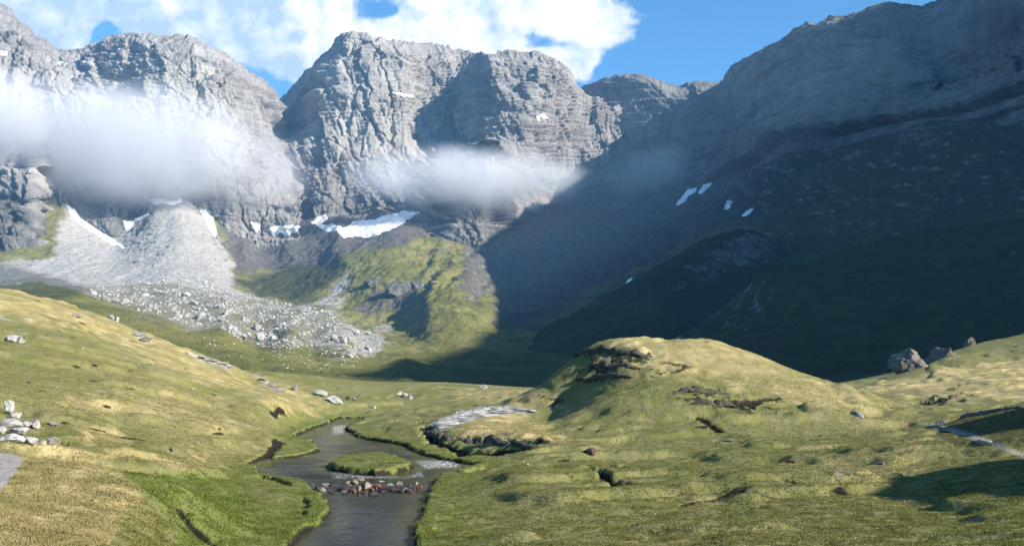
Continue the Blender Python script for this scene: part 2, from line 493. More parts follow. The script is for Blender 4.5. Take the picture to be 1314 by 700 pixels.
def m_left(at, px, py, P, j):
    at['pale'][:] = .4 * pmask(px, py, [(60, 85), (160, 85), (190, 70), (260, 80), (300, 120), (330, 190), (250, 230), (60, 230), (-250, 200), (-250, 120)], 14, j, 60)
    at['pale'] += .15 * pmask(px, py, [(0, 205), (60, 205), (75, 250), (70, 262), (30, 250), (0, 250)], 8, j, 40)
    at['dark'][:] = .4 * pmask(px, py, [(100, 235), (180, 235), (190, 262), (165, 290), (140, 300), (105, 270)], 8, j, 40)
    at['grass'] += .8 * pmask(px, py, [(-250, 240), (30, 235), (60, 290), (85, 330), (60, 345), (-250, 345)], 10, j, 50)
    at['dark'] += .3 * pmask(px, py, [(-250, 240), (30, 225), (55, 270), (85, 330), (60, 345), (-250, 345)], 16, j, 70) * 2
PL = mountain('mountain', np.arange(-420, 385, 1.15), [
    [(-420, 385, 1750), (0, 380, 1700), (60, 372, 1750), (130, 350, 1900), (200, 300, 2030), (270, 310, 2020), (340, 345, 1980), (385, 345, 2000)],
    [(-420, 240, 1900), (0, 235, 1880), (40, 225, 1880), (70, 262, 2000), (110, 268, 2010), (150, 268, 2000), (200, 245, 2120), (245, 243, 2130), (262, 255, 2050), (300, 270, 2030), (385, 275, 2060)],
    [(-420, 110, 2250), (0, 130, 2230), (60, 150, 2220), (110, 150, 2240), (160, 145, 2220), (210, 130, 2220), (250, 128, 2230), (300, 150, 2250), (340, 180, 2300), (385, 230, 2450)],
    [(-420, 15, 2420), (0, 68, 2400), (60, 85, 2420), (100, 90, 2430), (160, 88, 2330), (210, 78, 2300), (250, 82, 2310), (300, 105, 2340), (335, 130, 2400), (385, 215, 2600)],
    [(-420, -60, 2560), (-100, -30, 2540), (0, 12, 2520), (20, 25, 2520), (40, 44, 2530), (60, 58, 2540), (76, 67, 2550), (92, 65, 2550), (106, 63, 2540), (130, 51, 2480), (150, 44, 2460), (172, 41, 2460),
     (195, 45, 2450), (215, 49, 2440), (240, 46, 2440), (256, 53, 2450), (280, 66, 2460), (300, 78, 2470), (330, 97, 2490), (345, 110, 2520), (353, 125, 2560), (360, 150, 2600), (385, 205, 2700)],
    [(-420, -40, 3100), (0, 40, 3050), (90, 90, 3050), (172, 65, 3000), (256, 80, 3000), (340, 130, 3000), (385, 215, 3000)]],
    [75, 120, 75, 50, 30], 1.0, 3.1, 7, .10, m_left, 'pale grey mountain with a rounded broken top behind the left mist bank')

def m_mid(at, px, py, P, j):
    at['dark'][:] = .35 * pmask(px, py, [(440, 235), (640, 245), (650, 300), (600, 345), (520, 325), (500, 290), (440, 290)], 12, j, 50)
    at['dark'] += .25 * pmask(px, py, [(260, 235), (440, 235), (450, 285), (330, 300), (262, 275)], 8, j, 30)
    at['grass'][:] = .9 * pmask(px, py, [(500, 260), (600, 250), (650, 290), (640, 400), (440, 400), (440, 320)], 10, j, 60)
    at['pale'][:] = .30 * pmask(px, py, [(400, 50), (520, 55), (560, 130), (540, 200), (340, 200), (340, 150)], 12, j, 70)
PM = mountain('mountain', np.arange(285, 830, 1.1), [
    [(285, 345, 2180), (400, 345, 2150), (480, 330, 2060), (520, 345, 1960), (560, 360, 1860), (610, 375, 1830), (645, 370, 1920), (700, 330, 2220), (830, 320, 2350)],
    [(285, 300, 2260), (400, 285, 2240), (440, 283, 2240), (500, 280, 2200), (540, 290, 2060), (580, 300, 1960), (615, 300, 1940), (640, 290, 2010), (665, 280, 2250), (830, 260, 2420)],
    [(285, 255, 2320), (400, 235, 2310), (440, 228, 2310), (520, 235, 2280), (560, 235, 2200), (600, 230, 2130), (630, 228, 2160), (660, 225, 2300), (720, 215, 2400), (830, 215, 2480)],
    [(285, 225, 3000), (318, 205, 2850), (343, 190, 2470), (370, 182, 2430), (400, 170, 2420), (450, 165, 2420), (520, 165, 2440), (550, 165, 2520), (590, 165, 2560), (612, 165, 2500), (625, 165, 2370), (680, 160, 2340), (710, 160, 2400), (760, 165, 2520), (830, 165, 2560)],
    [(285, 200, 3500), (330, 175, 3250), (362, 150, 3050), (385, 128, 2860), (402, 108, 2530), (440, 85, 2500), (475, 80, 2500), (520, 90, 2510), (545, 95, 2600), (590, 100, 2640), (612, 100, 2580), (624, 98, 2430), (680, 98, 2400), (715, 102, 2420), (740, 125, 2500), (830, 140, 2650)],
    [(285, 182, 3700), (330, 154, 3450), (345, 143, 3350), (362, 123, 3230), (380, 103, 3080), (400, 82, 2900), (420, 62, 2740), (437, 44, 2560), (450, 41, 2560), (474, 41, 2560), (482, 50, 2570), (500, 53, 2580), (530, 56, 2600), (560, 59, 2690), (590, 64, 2720),
     (612, 68, 2660), (625, 71, 2530), (660, 71, 2500), (690, 74, 2490), (718, 80, 2490), (730, 91, 2510), (742, 112, 2560), (760, 126, 2620), (830, 140, 2720)],
    [(285, 200, 4000), (400, 110, 3500), (440, 75, 3200), (560, 85, 3250), (700, 95, 3100), (760, 140, 3100), (830, 150, 3100)]],
    [50, 60, 75, 85, 60, 30], .95, 11.7, 7, -.10, m_mid, 'grey limestone peak with a sunlit face above the middle mist bank')

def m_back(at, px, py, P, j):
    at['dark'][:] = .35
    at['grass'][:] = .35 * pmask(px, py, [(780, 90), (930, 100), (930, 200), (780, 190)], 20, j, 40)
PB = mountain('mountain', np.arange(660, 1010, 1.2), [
    [(660, 300, 2560), (760, 275, 2400), (900, 260, 2180), (1010, 260, 2000)],
    [(660, 240, 2760), (760, 225, 2560), (900, 215, 2330), (1010, 215, 2150)],
    [(660, 190, 2900), (720, 165, 2760), (760, 150, 2650), (820, 140, 2540), (880, 150, 2450), (1010, 160, 2350)],
    [(660, 170, 3020), (700, 150, 2930), (720, 135, 2880), (737, 119, 2840), (750, 110, 2800), (762, 104, 2770), (776, 98, 2740), (800, 95, 2680), (820, 96, 2640), (838, 100, 2610), (850, 106, 2600), (868, 113, 2590), (880, 111, 2580), (895, 110, 2560), (910, 110, 2540), (925, 112, 2520), (1010, 110, 2450)],
    [(660, 190, 3350), (820, 120, 3150), (1010, 130, 3050)]],
    [50, 75, 55, 20], .7, 21.3, 6, .15, m_back, 'dark blue shaded ridge between the sunlit peak and the high right wall')

def m_right(at, px, py, P, j):
    at['pale'][:] = .14 * pmask(px, py, [(930, 110), (1035, 40), (1130, 60), (1230, 110), (1330, 90), (1700, 60), (1700, 150), (1250, 150), (1100, 150), (960, 190)], 12, j, 50)
    at['dark'][:] = .34 + np.clip(.25 + .7 * j, 0, .6) * (1 - pmask(px, py, [(925, 120), (1035, 20), (1160, 55), (1700, 60), (1700, 160), (1200, 150), (1000, 170)], 18, j, 40))  # base darkening puts the shade of the wall into its rock colour
    at['grass'][:] = .85 * pmask(px, py, [(1035, 20), (1142, -10), (1330, -60), (1330, 80), (1220, 100), (1170, 60), (1110, 45)], 6, j, 20)
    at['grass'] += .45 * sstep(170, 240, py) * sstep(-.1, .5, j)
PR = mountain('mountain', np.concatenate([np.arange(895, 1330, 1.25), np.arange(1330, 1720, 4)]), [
    [(895, 330, 2000), (1000, 310, 1680), (1100, 290, 1450), (1200, 270, 1270), (1314, 260, 1100), (1720, 250, 700)],
    [(895, 240, 2150), (920, 238, 2100), (1000, 205, 1880), (1100, 185, 1680), (1200, 170, 1500), (1314, 165, 1330), (1720, 120, 900)],
    [(895, 180, 2360), (930, 170, 2260), (1000, 140, 2040), (1060, 125, 1900), (1120, 130, 1800), (1200, 140, 1650), (1314, 120, 1440), (1720, 0, 990)],
    [(895, 140, 2420), (918, 122, 2370), (932, 108, 2330), (945, 95, 2300), (980, 75, 2210), (1030, 48, 2080), (1070, 46, 1990), (1110, 52, 1920), (1150, 62, 1850), (1200, 105, 1760), (1260, 95, 1640), (1314, 80, 1540), (1720, -90, 1050)],
    [(895, 135, 2460), (918, 119, 2400), (926, 108, 2370), (932, 97, 2360), (940, 86, 2350), (955, 74, 2320), (980, 60, 2250), (1008, 46, 2180), (1024, 33, 2140), (1036, 27, 2120), (1050, 29, 2100), (1065, 22, 2090), (1098, 18, 2050), (1125, 6, 2020), (1142, 1, 2000), (1160, 8, 1990), (1185, 10, 1960), (1200, 4, 1930), (1222, -6, 1890), (1262, -70, 1800), (1314, -140, 1710), (1720, -370, 1180)],
    [(895, 170, 2900), (1036, 70, 2800), (1142, 40, 2700), (1314, 20, 2500), (1720, -60, 1900)]],
    [80, 95, 75, 45, 22], 1.0, 31.9, 5, .06, m_right, 'high dark cliff wall in shadow along the right of the valley', strata=1.0)

# ridge that continues the right wall outside the frame (it throws the shade on the valley floor)
rc = np.arange(0, 1.0001, 1 / 160)
def wline(pts):
    pts = np.asarray(pts, float)
    return np.stack([np.interp(rc, pts[:, 0], pts[:, i]) for i in (1, 2, 3)], -1)
Lw = np.stack([
    wline([(0, 800, 1250, 120), (.3, 800, 800, 60), (.6, 850, 300, 40), (.85, 900, -220, 40), (.94, 930, -400, 40), (1, 940, -480, 40)]),
    wline([(0, 950, 1300, 420), (.3, 1000, 820, 400), (.6, 1060, 300, 390), (.85, 1090, -240, 370), (.94, 1120, -400, 250), (1, 1140, -480, 60)]),
    wline([(0, 1080, 1400, 930), (.3, 1190, 850, 815), (.5, 1220, 400, 742), (.62, 1230, 140, 724), (.78, 1235, -177, 724), (.87, 1240, -320, 724), (.915, 1243, -355, 716), (.95, 1255, -395, 420), (1, 1270, -450, 80)]),
    wline([(0, 1500, 1500, 500), (.3, 1700, 850, 450), (.6, 1700, 300, 450), (.85, 1700, -280, 450), (1, 1700, -450, 60)])])
Pw = pchip(Lw, [20, 24, 14])
Pw[..., 0] += 22 * fbm(Pw[..., 0] / 120, Pw[..., 1] / 120, Pw[..., 2] / 120, 4)
Pw[..., 2] += 10 * fbm(Pw[..., 0] / 90, Pw[..., 1] / 90, Pw[..., 2] / 200 + 3, 4)
zw = np.zeros(Pw.shape[:2])
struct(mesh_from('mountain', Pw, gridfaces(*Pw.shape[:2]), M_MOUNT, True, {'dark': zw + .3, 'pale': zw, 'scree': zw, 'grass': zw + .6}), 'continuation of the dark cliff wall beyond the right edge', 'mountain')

# ------------------------------------------------------------------ VALLEY FLOOR beyond the meadow
vc = np.concatenate([np.arange(-420, -20, 3.0), np.arange(-20, 1335, 1.25), np.arange(1335, 1740, 4.0)])
VL = [
    [(-420, 520, 215), (1740, 520, 215)],
    [(-420, 480, 330), (0, 480, 330), (300, 492, 300), (480, 496, 300), (560, 497, 310), (700, 500, 320), (900, 500, 330), (1740, 480, 330)],
    [(-420, 400, 600), (0, 395, 600), (100, 392, 600), (180, 412, 560), (270, 440, 480), (330, 462, 430), (400, 474, 420), (470, 476, 430), (510, 476, 430), (540, 474, 440), (600, 478, 460), (700, 478, 480), (900, 470, 500), (1100, 460, 480), (1314, 430, 450), (1740, 380, 400)],
    [(-420, 385, 900), (0, 380, 900), (100, 378, 900), (150, 388, 900), (200, 402, 860), (250, 420, 800), (290, 422, 780), (330, 440, 740), (370, 430, 760), (400, 446, 760), (440, 438, 760), (470, 452, 740), (540, 452, 760), (600, 450, 770), (650, 452, 780), (750, 450, 800), (900, 440, 800), (1100, 420, 700), (1314, 360, 600), (1740, 300, 500)],
    [(-420, 372, 1450), (0, 366, 1450), (60, 362, 1480), (100, 362, 1480), (160, 360, 1500), (220, 350, 1540), (270, 362, 1500), (300, 372, 1460), (330, 384, 1420), (380, 392, 1350), (430, 402, 1280), (470, 412, 1230), (510, 414, 1200), (535, 412, 1150), (550, 400, 1050), (590, 398, 1040), (625, 405, 1060), (650, 415, 1130), (700, 415, 1200), (760, 395, 1250), (850, 365, 1250), (950, 350, 1150), (1100, 320, 1050), (1314, 265, 900), (1740, 220, 620)],
    [(-420, 340, 1720), (0, 325, 1720), (60, 320, 1760), (100, 318, 1790), (150, 326, 1800), (200, 305, 1800), (230, 300, 1790), (270, 312, 1800), (300, 335, 1820), (340, 345, 1820), (380, 350, 1760), (420, 350, 1640), (460, 352, 1540), (500, 350, 1490), (540, 362, 1450), (570, 360, 1400), (600, 358, 1420), (625, 372, 1500), (660, 372, 1600), (760, 330, 1680), (850, 300, 1650), (950, 285, 1520), (1100, 255, 1330), (1314, 215, 1080), (1740, 170, 760)],
    [(-420, 280, 2000), (0, 262, 1960), (50, 262, 1960), (85, 258, 2020), (110, 285, 2000), (150, 305, 1990), (170, 285, 2030), (198, 248, 2140), (225, 244, 2150), (245, 248, 2140), (262, 272, 2070), (300, 288, 2080), (340, 290, 2280), (380, 284, 2290), (420, 278, 2280), (470, 276, 2260), (510, 272, 2220), (540, 292, 2060), (570, 310, 1940), (600, 318, 1900), (625, 320, 1950), (645, 300, 2060), (680, 272, 2280), (760, 235, 2440), (850, 220, 2400), (900, 232, 2250), (1000, 198, 1960), (1100, 180, 1740), (1200, 165, 1550), (1314, 160, 1380), (1740, 110, 960)],
]
VL = np.stack([pline(l, vc, 7, 4) for l in VL])
PV = pchip(VL, [16, 40, 60, 130, 110, 110])
Hv, Wv, _ = PV.shape
x, y, z = [PV[..., i].astype(np.float32) for i in range(3)]
Nv = gnormal(PV); Nv *= np.sign(Nv[..., 2:3])
ppx, ppy = proj(PV)
jv = fbm(x / 55, y / 55, z / 55, 5)
near = sstep(1500, 500, y)
scree = pmask(ppx, ppy, [(-420, 372), (0, 345), (70, 330), (85, 255), (115, 285), (150, 305), (180, 240), (240, 235), (262, 262), (300, 345), (300, 372), (335, 384), (410, 395), (440, 352), (450, 350), (432, 408), (470, 432), (440, 436), (400, 452), (340, 444), (290, 424), (250, 424), (200, 404), (110, 380), (60, 364), (-420, 380)], 5, jv, 16)
scree = np.maximum(scree, .8 * pmask(ppx, ppy, [(405, 428), (500, 424), (490, 440), (470, 462), (420, 456)], 4, jv, 26))
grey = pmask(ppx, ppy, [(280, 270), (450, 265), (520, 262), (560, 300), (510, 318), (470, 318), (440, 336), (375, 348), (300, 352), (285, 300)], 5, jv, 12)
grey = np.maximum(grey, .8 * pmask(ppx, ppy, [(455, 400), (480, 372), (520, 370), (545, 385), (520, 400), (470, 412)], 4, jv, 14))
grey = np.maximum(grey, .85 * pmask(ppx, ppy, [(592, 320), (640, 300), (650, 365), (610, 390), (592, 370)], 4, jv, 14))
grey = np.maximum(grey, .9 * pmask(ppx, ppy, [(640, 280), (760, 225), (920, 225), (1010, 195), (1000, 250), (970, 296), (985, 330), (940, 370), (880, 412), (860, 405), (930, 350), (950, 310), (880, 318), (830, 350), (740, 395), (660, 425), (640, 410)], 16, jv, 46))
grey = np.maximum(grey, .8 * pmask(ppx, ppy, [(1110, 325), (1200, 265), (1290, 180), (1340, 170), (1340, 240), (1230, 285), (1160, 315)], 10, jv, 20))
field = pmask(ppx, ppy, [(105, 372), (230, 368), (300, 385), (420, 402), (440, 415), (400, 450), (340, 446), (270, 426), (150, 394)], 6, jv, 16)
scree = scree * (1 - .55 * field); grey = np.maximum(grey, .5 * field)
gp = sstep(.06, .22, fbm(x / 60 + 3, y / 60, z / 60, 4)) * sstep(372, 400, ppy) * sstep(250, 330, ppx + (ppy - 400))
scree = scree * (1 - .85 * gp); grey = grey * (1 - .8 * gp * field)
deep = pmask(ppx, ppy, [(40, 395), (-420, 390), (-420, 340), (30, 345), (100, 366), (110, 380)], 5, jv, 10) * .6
deep = np.maximum(deep, .8 * pmask(ppx, ppy, [(300, 362), (380, 345), (440, 332), (450, 345), (425, 368), (380, 398), (330, 380)], 6, jv, 14))  # left side of the green ridge, its shade painted in
deep = np.maximum(deep, .6 * pmask(ppx, ppy, [(480, 500), (700, 440), (760, 400), (850, 330), (960, 300), (1000, 340), (1120, 310), (1330, 240), (1740, 200), (1740, 540), (480, 540)], 26, jv, 50))  # shaded side of the valley, shade put into the grass colour
deep = np.maximum(deep, .8 * sstep(900, 1010, ppx + 40 * jv))  # same painted shade over the whole right slope
gul = ridged(x / 46 + .4 * jv, y / 260, z / 160, 3)
gf = sstep(600, 1300, y)
d = 5.0 * gf * gul * (1 - .6 * scree) + 7 * fbm(x / 90, y / 90, z / 90 + 4, 4) * sstep(250, 700, y) + 2.4 * fbm(x / 14, y / 14, z / 14, 4) + 3 * gf * (1 - scree) * (ridged(x / 24, y / 60, z / 40 + 7, 3) - .4) + 1.2 * scree * ridged(x / 7, y / 9, z / 7, 3)
# gullies on the lit spur and the cones under the snow
spur = pmask(ppx, ppy, [(530, 300), (640, 300), (640, 400), (540, 400)], 20)
d += spur * 7 * ridged(x / 36 + 2 + .8 * jv, y / 500, z / 200, 3)
cone = pmask(ppx, ppy, [(290, 285), (450, 280), (450, 345), (290, 350)], 14)
upr = sstep(.62, 1, np.linspace(0, 1, Hv))[:, None] * sstep(640, 800, ppx)
d += upr * (26 * fbm(x / 170, y / 170, z / 170 + 2, 4))
d += cone * 10 * (1 - np.abs(np.sin((ppx - 312) / 31.0 * math.pi / 2 + .5 * jv)))
# hummocks on the valley floor
d += 5 * np.exp(-((ppx - 522) / 20) ** 2 - ((ppy - 478) / 14) ** 2) + 4 * np.exp(-((ppx - 290) / 26) ** 2 - ((ppy - 432) / 12) ** 2) + 5 * np.exp(-((ppx - 372) / 18) ** 2 - ((ppy - 432) / 12) ** 2)
PV = PV + Nv * d[..., None]
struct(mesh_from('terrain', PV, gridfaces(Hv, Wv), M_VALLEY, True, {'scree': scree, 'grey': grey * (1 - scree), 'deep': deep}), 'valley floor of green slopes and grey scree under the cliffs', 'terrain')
VPX, VPY = proj(PV)

def on_valley(px, py):
    c = int(np.clip(np.searchsorted(vc, px), 0, Wv - 1))
    colp = VPY[:, c]
    r = np.argmax(colp[18:] <= py) + 18
    return PV[r, c]

# two dark spurs in the shade on the right, shade also in their colour
def hill(name, cols, lines, rows, seed, label, deepv=.9):
    L = np.stack([pline(l, cols, 8, 5) for l in lines]); P = pchip(L, rows)
    N = gnormal(P); N *= np.sign(N[..., 2:3])
    x, y, z = [P[..., i].astype(np.float32) for i in range(3)]
    P = P + N * (9 * fbm(x / 70 + seed, y / 70, z / 70, 5) + 3 * ridged(x / 25, y / 25 + seed, z / 25, 4))[..., None]
    zz = np.zeros(P.shape[:2])
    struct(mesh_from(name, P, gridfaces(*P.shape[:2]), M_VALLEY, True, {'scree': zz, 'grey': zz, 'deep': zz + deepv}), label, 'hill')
    return P
hill('hill', np.arange(640, 1060, 2.0), [
    [(640, 480, 700), (760, 470, 680), (900, 460, 700), (1060, 440, 900)],
    [(640, 455, 900), (700, 440, 880), (760, 415, 860), (850, 380, 900), (950, 350, 1050), (1060, 330, 1150)],
    [(640, 445, 1150), (690, 428, 1080), (740, 402, 1050), (800, 370, 1050), (850, 340, 1080), (900, 311, 1120), (940, 299, 1160), (968, 296, 1200), (985, 310, 1260), (1060, 320, 1300)],
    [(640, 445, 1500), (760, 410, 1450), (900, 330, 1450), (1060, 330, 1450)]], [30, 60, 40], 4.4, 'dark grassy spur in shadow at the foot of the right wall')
hill('hill', np.concatenate([np.arange(850, 1335, 2.0), np.arange(1335, 1740, 5)]), [
    [(850, 490, 420), (1100, 480, 400), (1314, 470, 380), (1740, 470, 350)],
    [(850, 462, 560), (920, 445, 540), (1000, 410, 520), (1100, 390, 500), (1314, 380, 480), (1740, 360, 430)],
    [(850, 452, 720), (900, 418, 700), (960, 374, 690), (985, 356, 690), (1020, 342, 690), (1080, 326, 690), (1150, 311, 680), (1230, 299, 660), (1314, 288, 640), (1740, 240, 520)],
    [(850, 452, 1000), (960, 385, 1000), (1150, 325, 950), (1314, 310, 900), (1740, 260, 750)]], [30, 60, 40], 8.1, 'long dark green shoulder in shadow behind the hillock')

# ------------------------------------------------------------------ MEADOW (near ground)
CT = []
def g_z(px, py, z):
    q = onplane(px, py, z); CT.append((q[0], q[1], z))
def g_y(px, py, Y):
    q = unproj(px, py, Y); CT.append(tuple(q))
def g_w(x, y, z): CT.append((x, y, z))
for a in [(460, 700, .4), (350, 605, .4), (480, 598, .35), (430, 560, .4), (505, 562, .45), (450, 541, .45), (590, 598, .5), (440, 640, .4),
          (560, 640, .55), (560, 695, .6), (650, 620, .75), (650, 690, .8), (800, 690, .9), (800, 620, .75), (950, 620, .9), (950, 690, 1.1),
          (1100, 640, 1.1), (1100, 695, 1.2), (1200, 690, 1.3), (1000, 580, .95), (1150, 590, 1.2), (1080, 558, 1.1), (700, 582, .7), (800, 578, .75),
          (900, 572, .85), (980, 562, .95), (540, 575, .5), (640, 582, .55), (330, 580, .7), (400, 555, .6), (330, 650, .7), (300, 692, .9), (400, 690, .45)]: g_z(*a)
# left slope
for a in [(0, 372, 130), (60, 383, 132), (100, 393, 134), (160, 415, 137), (230, 452, 142), (280, 472, 146), (0, 430, 88), (100, 440, 92), (200, 470, 98), (280, 492, 104), (0, 500, 60), (100, 505, 64), (200, 520, 68),
          (300, 530, 76), (350, 512, 100), (0, 560, 41), (60, 570, 42), (120, 565, 46), (200, 570, 52), (260, 565, 60), (0, 600, 31), (100, 602, 31.5), (180, 605, 33), (0, 650, 24), (80, 660, 23.5), (0, 700, 19.5), (120, 700, 20.5),
          (230, 612, 33.5), (270, 625, 32.5), (220, 690, 23), (380, 515, 115), (420, 525, 112)]: g_y(*a)
g_w(-95, 150, 17); g_w(-95, 175, 10); g_w(-62, 175, 5); g_w(-110, 130, 24); g_w(-75, 60, 14); g_w(-42, 30, 7); g_w(-22, 14, 4.2); g_w(-48, 175, 2.5)
# lip
for a in [(340, 480, 185), (400, 482, 195), (460, 488, 200), (500, 491, 200), (560, 490, 200), (610, 495, 195), (640, 497, 190), (682, 498, 185), (480, 520, 125), (540, 508, 145), (600, 508, 140), (690, 508, 135), (430, 505, 150)]: g_y(*a)
for xx in (-140, -90, -45, 0, 45, 90, 150): g_w(xx, 290, -9 if abs(xx) < 60 else -4); g_w(xx, 400, -30)
# mound
for a in [(600, 524, 93), (640, 521, 94), (685, 522, 93), (722, 536, 89), (570, 540, 88), (640, 545, 80), (700, 552, 78)]: g_y(*a)
g_z(555, 560, .7); g_z(620, 569, .8); g_z(690, 570, .9); g_w(0, 108, 1.5); g_w(-6, 108, 1.4)
# hillock
for a in [(745, 458, 100), (768, 443, 101), (800, 439, 102), (830, 436, 102), (865, 432, 102), (895, 431, 102), (920, 436, 101), (950, 445, 100), (1000, 463, 98), (1060, 483, 94), (1100, 499, 90), (1140, 521, 86),
          (720, 486, 98), (780, 480, 90), (780, 520, 82), (850, 480, 88), (900, 500, 83), (900, 535, 77), (1000, 515, 82), (1000, 540, 77), (1080, 530, 80), (830, 550, 75), (720, 520, 92), (850, 455, 94), (950, 480, 90)]: g_y(*a)
for a in [(6, 120, 2.2), (15, 125, 2.5), (25, 125, 2.5), (36, 120, 2.5), (45, 112, 2.2)]: g_w(*a)
# right
for a in [(1100, 490, 200), (1140, 486, 185), (1190, 475, 190), (1080, 492, 215), (1120, 489, 150), (1240, 462, 190), (1250, 475, 150),(1080, 491, 190), (1150, 486, 165), (1170, 484, 150), (1300, 470, 150), (1314, 432, 185), (1200, 500, 120), (1200, 511, 112), (1314, 508, 108), (1150, 532, 95), (1240, 530, 92), (1160, 548, 78), (1192, 542, 72), (1250, 528, 71), (1314, 512, 70), (1314, 545, 58), (1270, 565, 55), (1230, 560, 60), (1290, 600, 42), (1200, 620, 42)]: g_y(*a)
g_y(1222, 450, 172); g_y(1205, 455, 168); g_y(1240, 446, 178); g_w(105, 100, 8); g_w(130, 150, 15); g_w(110, 60, 10); g_w(150, 220, 22)
g_w(0, 3, 4.1); g_w(-6, 5, 4.0); g_w(6, 5, 3.4); g_w(0, 12, 2.2); g_w(12, 14, 2.2); g_w(-8, 14, 2.6); g_w(25, 24, 2.4); g_w(45, 25, 3); g_w(65, 50, 6); g_w(120, 60, 11); g_w(20, 9, 2.6); g_w(-40, 18, 8); g_w(-70, 40, 14); g_w(-120, 80, 24); g_w(300, 150, 30); g_w(-300, 170, 40); g_w(200, 100, 18)
CT = np.array(CT)
def tps_fit(C, lam=.6):
    n = len(C); S = 40.0
    Q = C[:, :2] / S
    r2 = ((Q[:, None] - Q[None]) ** 2).sum(-1)
    K = .5 * r2 * np.log(r2 + 1e-9) + np.eye(n) * lam * 1e-3
    Pm = np.c_[np.ones(n), Q]
    A = np.block([[K, Pm], [Pm.T, np.zeros((3, 3))]])
    w = np.linalg.solve(A, np.r_[C[:, 2], 0, 0, 0])
    def ev(x, y):
        sh = x.shape; x = (x / S).ravel(); y = (y / S).ravel()
        o = w[n] + w[n + 1] * x + w[n + 2] * y
        for i in range(n):
            r2 = (x - Q[i, 0]) ** 2 + (y - Q[i, 1]) ** 2
            o += w[i] * .5 * r2 * np.log(r2 + 1e-9)
        return o.reshape(sh)
    return ev
tps = tps_fit(CT)
NU, NR = 1060, 1060
uu = np.linspace(-.86, .90, NU)
uu = np.concatenate([np.linspace(-1.9, -.86, 40, endpoint=False), uu, np.linspace(.90, 3.6, 121)[1:]]); NU = len(uu)
yy = np.concatenate([np.exp(np.linspace(math.log(3), math.log(18), 60, endpoint=False)), np.exp(np.linspace(math.log(18), math.log(215), 940, endpoint=False)), np.exp(np.linspace(math.log(215), math.log(420), 40))])
NR = len(yy)
# coarse evaluation of the spline, then bilinear refinement
cu, cy = uu[::4], yy[::4]
Zc = tps(cu[None] * cy[:, None], cy[:, None] + 0 * cu[None])
def up(Z, s, L, axis):
    i = np.arange(L) / s; a = np.minimum(i.astype(int), Z.shape[axis] - 2); f = i - a
    sh = [1, 1]; sh[axis] = L; f = f.reshape(sh)
    return np.take(Z, a, axis) * (1 - f) + np.take(Z, a + 1, axis) * f
Z = up(up(Zc, 4, NR, 0), 4, NU, 1)
X = uu[None] * yy[:, None]; Yg = yy[:, None] + 0 * uu[None]
zero = X * 0
# undulation
h1 = fbm(X / 9, Yg / 9, zero, 4); h2 = fbm(X / 2.1, Yg / 2.1, zero + 3, 4); h3 = fbm(X / .55, Yg / .55, zero + 7, 3)
lobe = fbm(X / 17 + 3, Yg / 11, zero + 11, 4)
Z = Z + (.34 * h1 - .30 + .45 * sstep(-.05, .05, lobe) + .3 * sstep(.16, .22, lobe)) * sstep(18, 40, Yg) * sstep(230, 120, Yg) + .15 * h2 + .06 * h3
# stream
LEFT = [(380, 820), (378, 720), (383, 700), (395, 685), (415, 672), (431, 661), (434, 646), (421, 633), (406, 624), (398, 619), (373, 614), (341, 610), (338, 602), (324, 597), (346, 590), (384, 586), (409, 581), (414, 576), (403, 568), (388, 565), (377, 562), (390, 556), (404, 549), (425, 543), (431, 540), (436, 536)]
RIGHT = [(470, 536), (461, 540), (445, 545), (440, 551), (455, 561), (472, 565), (494, 568), (516, 572), (527, 580), (548, 587), (579, 593), (603, 597), (587, 603), (559, 613), (548, 621), (543, 630), (537, 643), (527, 660), (518, 673), (516, 684), (521, 695), (524, 710), (530, 740), (560, 820)]
ISL = [(414, 599), (433, 591), (458, 587), (483, 585), (513, 588), (537, 597), (535, 602), (507, 609), (480, 612), (444, 608), (422, 605)]
def dense(pts, n=6):
    pts = np.asarray(pts, float); o = []
    for a, b in zip(pts[:-1], pts[1:]):
        for t in np.linspace(0, 1, n, endpoint=False): o.append(a + (b - a) * t)
    o.append(pts[-1]); return np.array(o)
SPOLY = onplane(*np.array(LEFT + RIGHT).T, .12)
IPOLY = onplane(*np.array(ISL).T, .12)
pX, pY = proj(np.stack([X, Yg, Z], -1))
ss = (X > SPOLY[:, 0].min() - 3) & (X < SPOLY[:, 0].max() + 3) & (Yg > 14) & (Yg < SPOLY[:, 1].max() + 4)
wat = np.full(X.shape, -9.0)
wat[ss] = np.minimum(polysd(X[ss], Yg[ss], SPOLY), -polysd(X[ss], Yg[ss], IPOLY))
jag = .35 * fbm(X / 1.6, Yg / 1.6, zero + 1, 3)[ss] + .16 * fbm(X / .4, Yg / .4, zero + 2, 2)[ss]
wat[ss] += jag * np.clip(Yg[ss] / 45, .6, 2)
wl = .12 * sstep(46.5, 47.3, Yg)       # water level steps up at the row of stones
bank = sstep(-.55, .02, wat) 
nearw = sstep(-5, -.8, wat)
Z = Z * (1 - nearw) + nearw * np.minimum(Z, wl + .30 + .12 * h2 + .10 * h1)
isl = np.zeros(X.shape); isl[ss] = sstep(-.3, .6, polysd(X[ss], Yg[ss], IPOLY))
Z = Z * (1 - isl) + isl * (.30 + .22 * isl + .06 * h2)
Z = np.where(wat > -1.2, (1 - bank) * np.maximum(Z, wl + .22 + .10 * h2) + bank * (wl - .45), Z)
dirt_shade = sstep(-.6, -.2, wat) * sstep(-.35, .1, h2 + .12)
lip = sstep(.035, .0, np.abs(lobe + .03)) * sstep(.1, .4, h2 + .5 * h1) * sstep(35, 50, Yg) * sstep(200, 120, Yg)
dirt_shade = np.maximum(dirt_shade, .8 * lip)
lush = .35 * sstep(-4, -.6, wat)
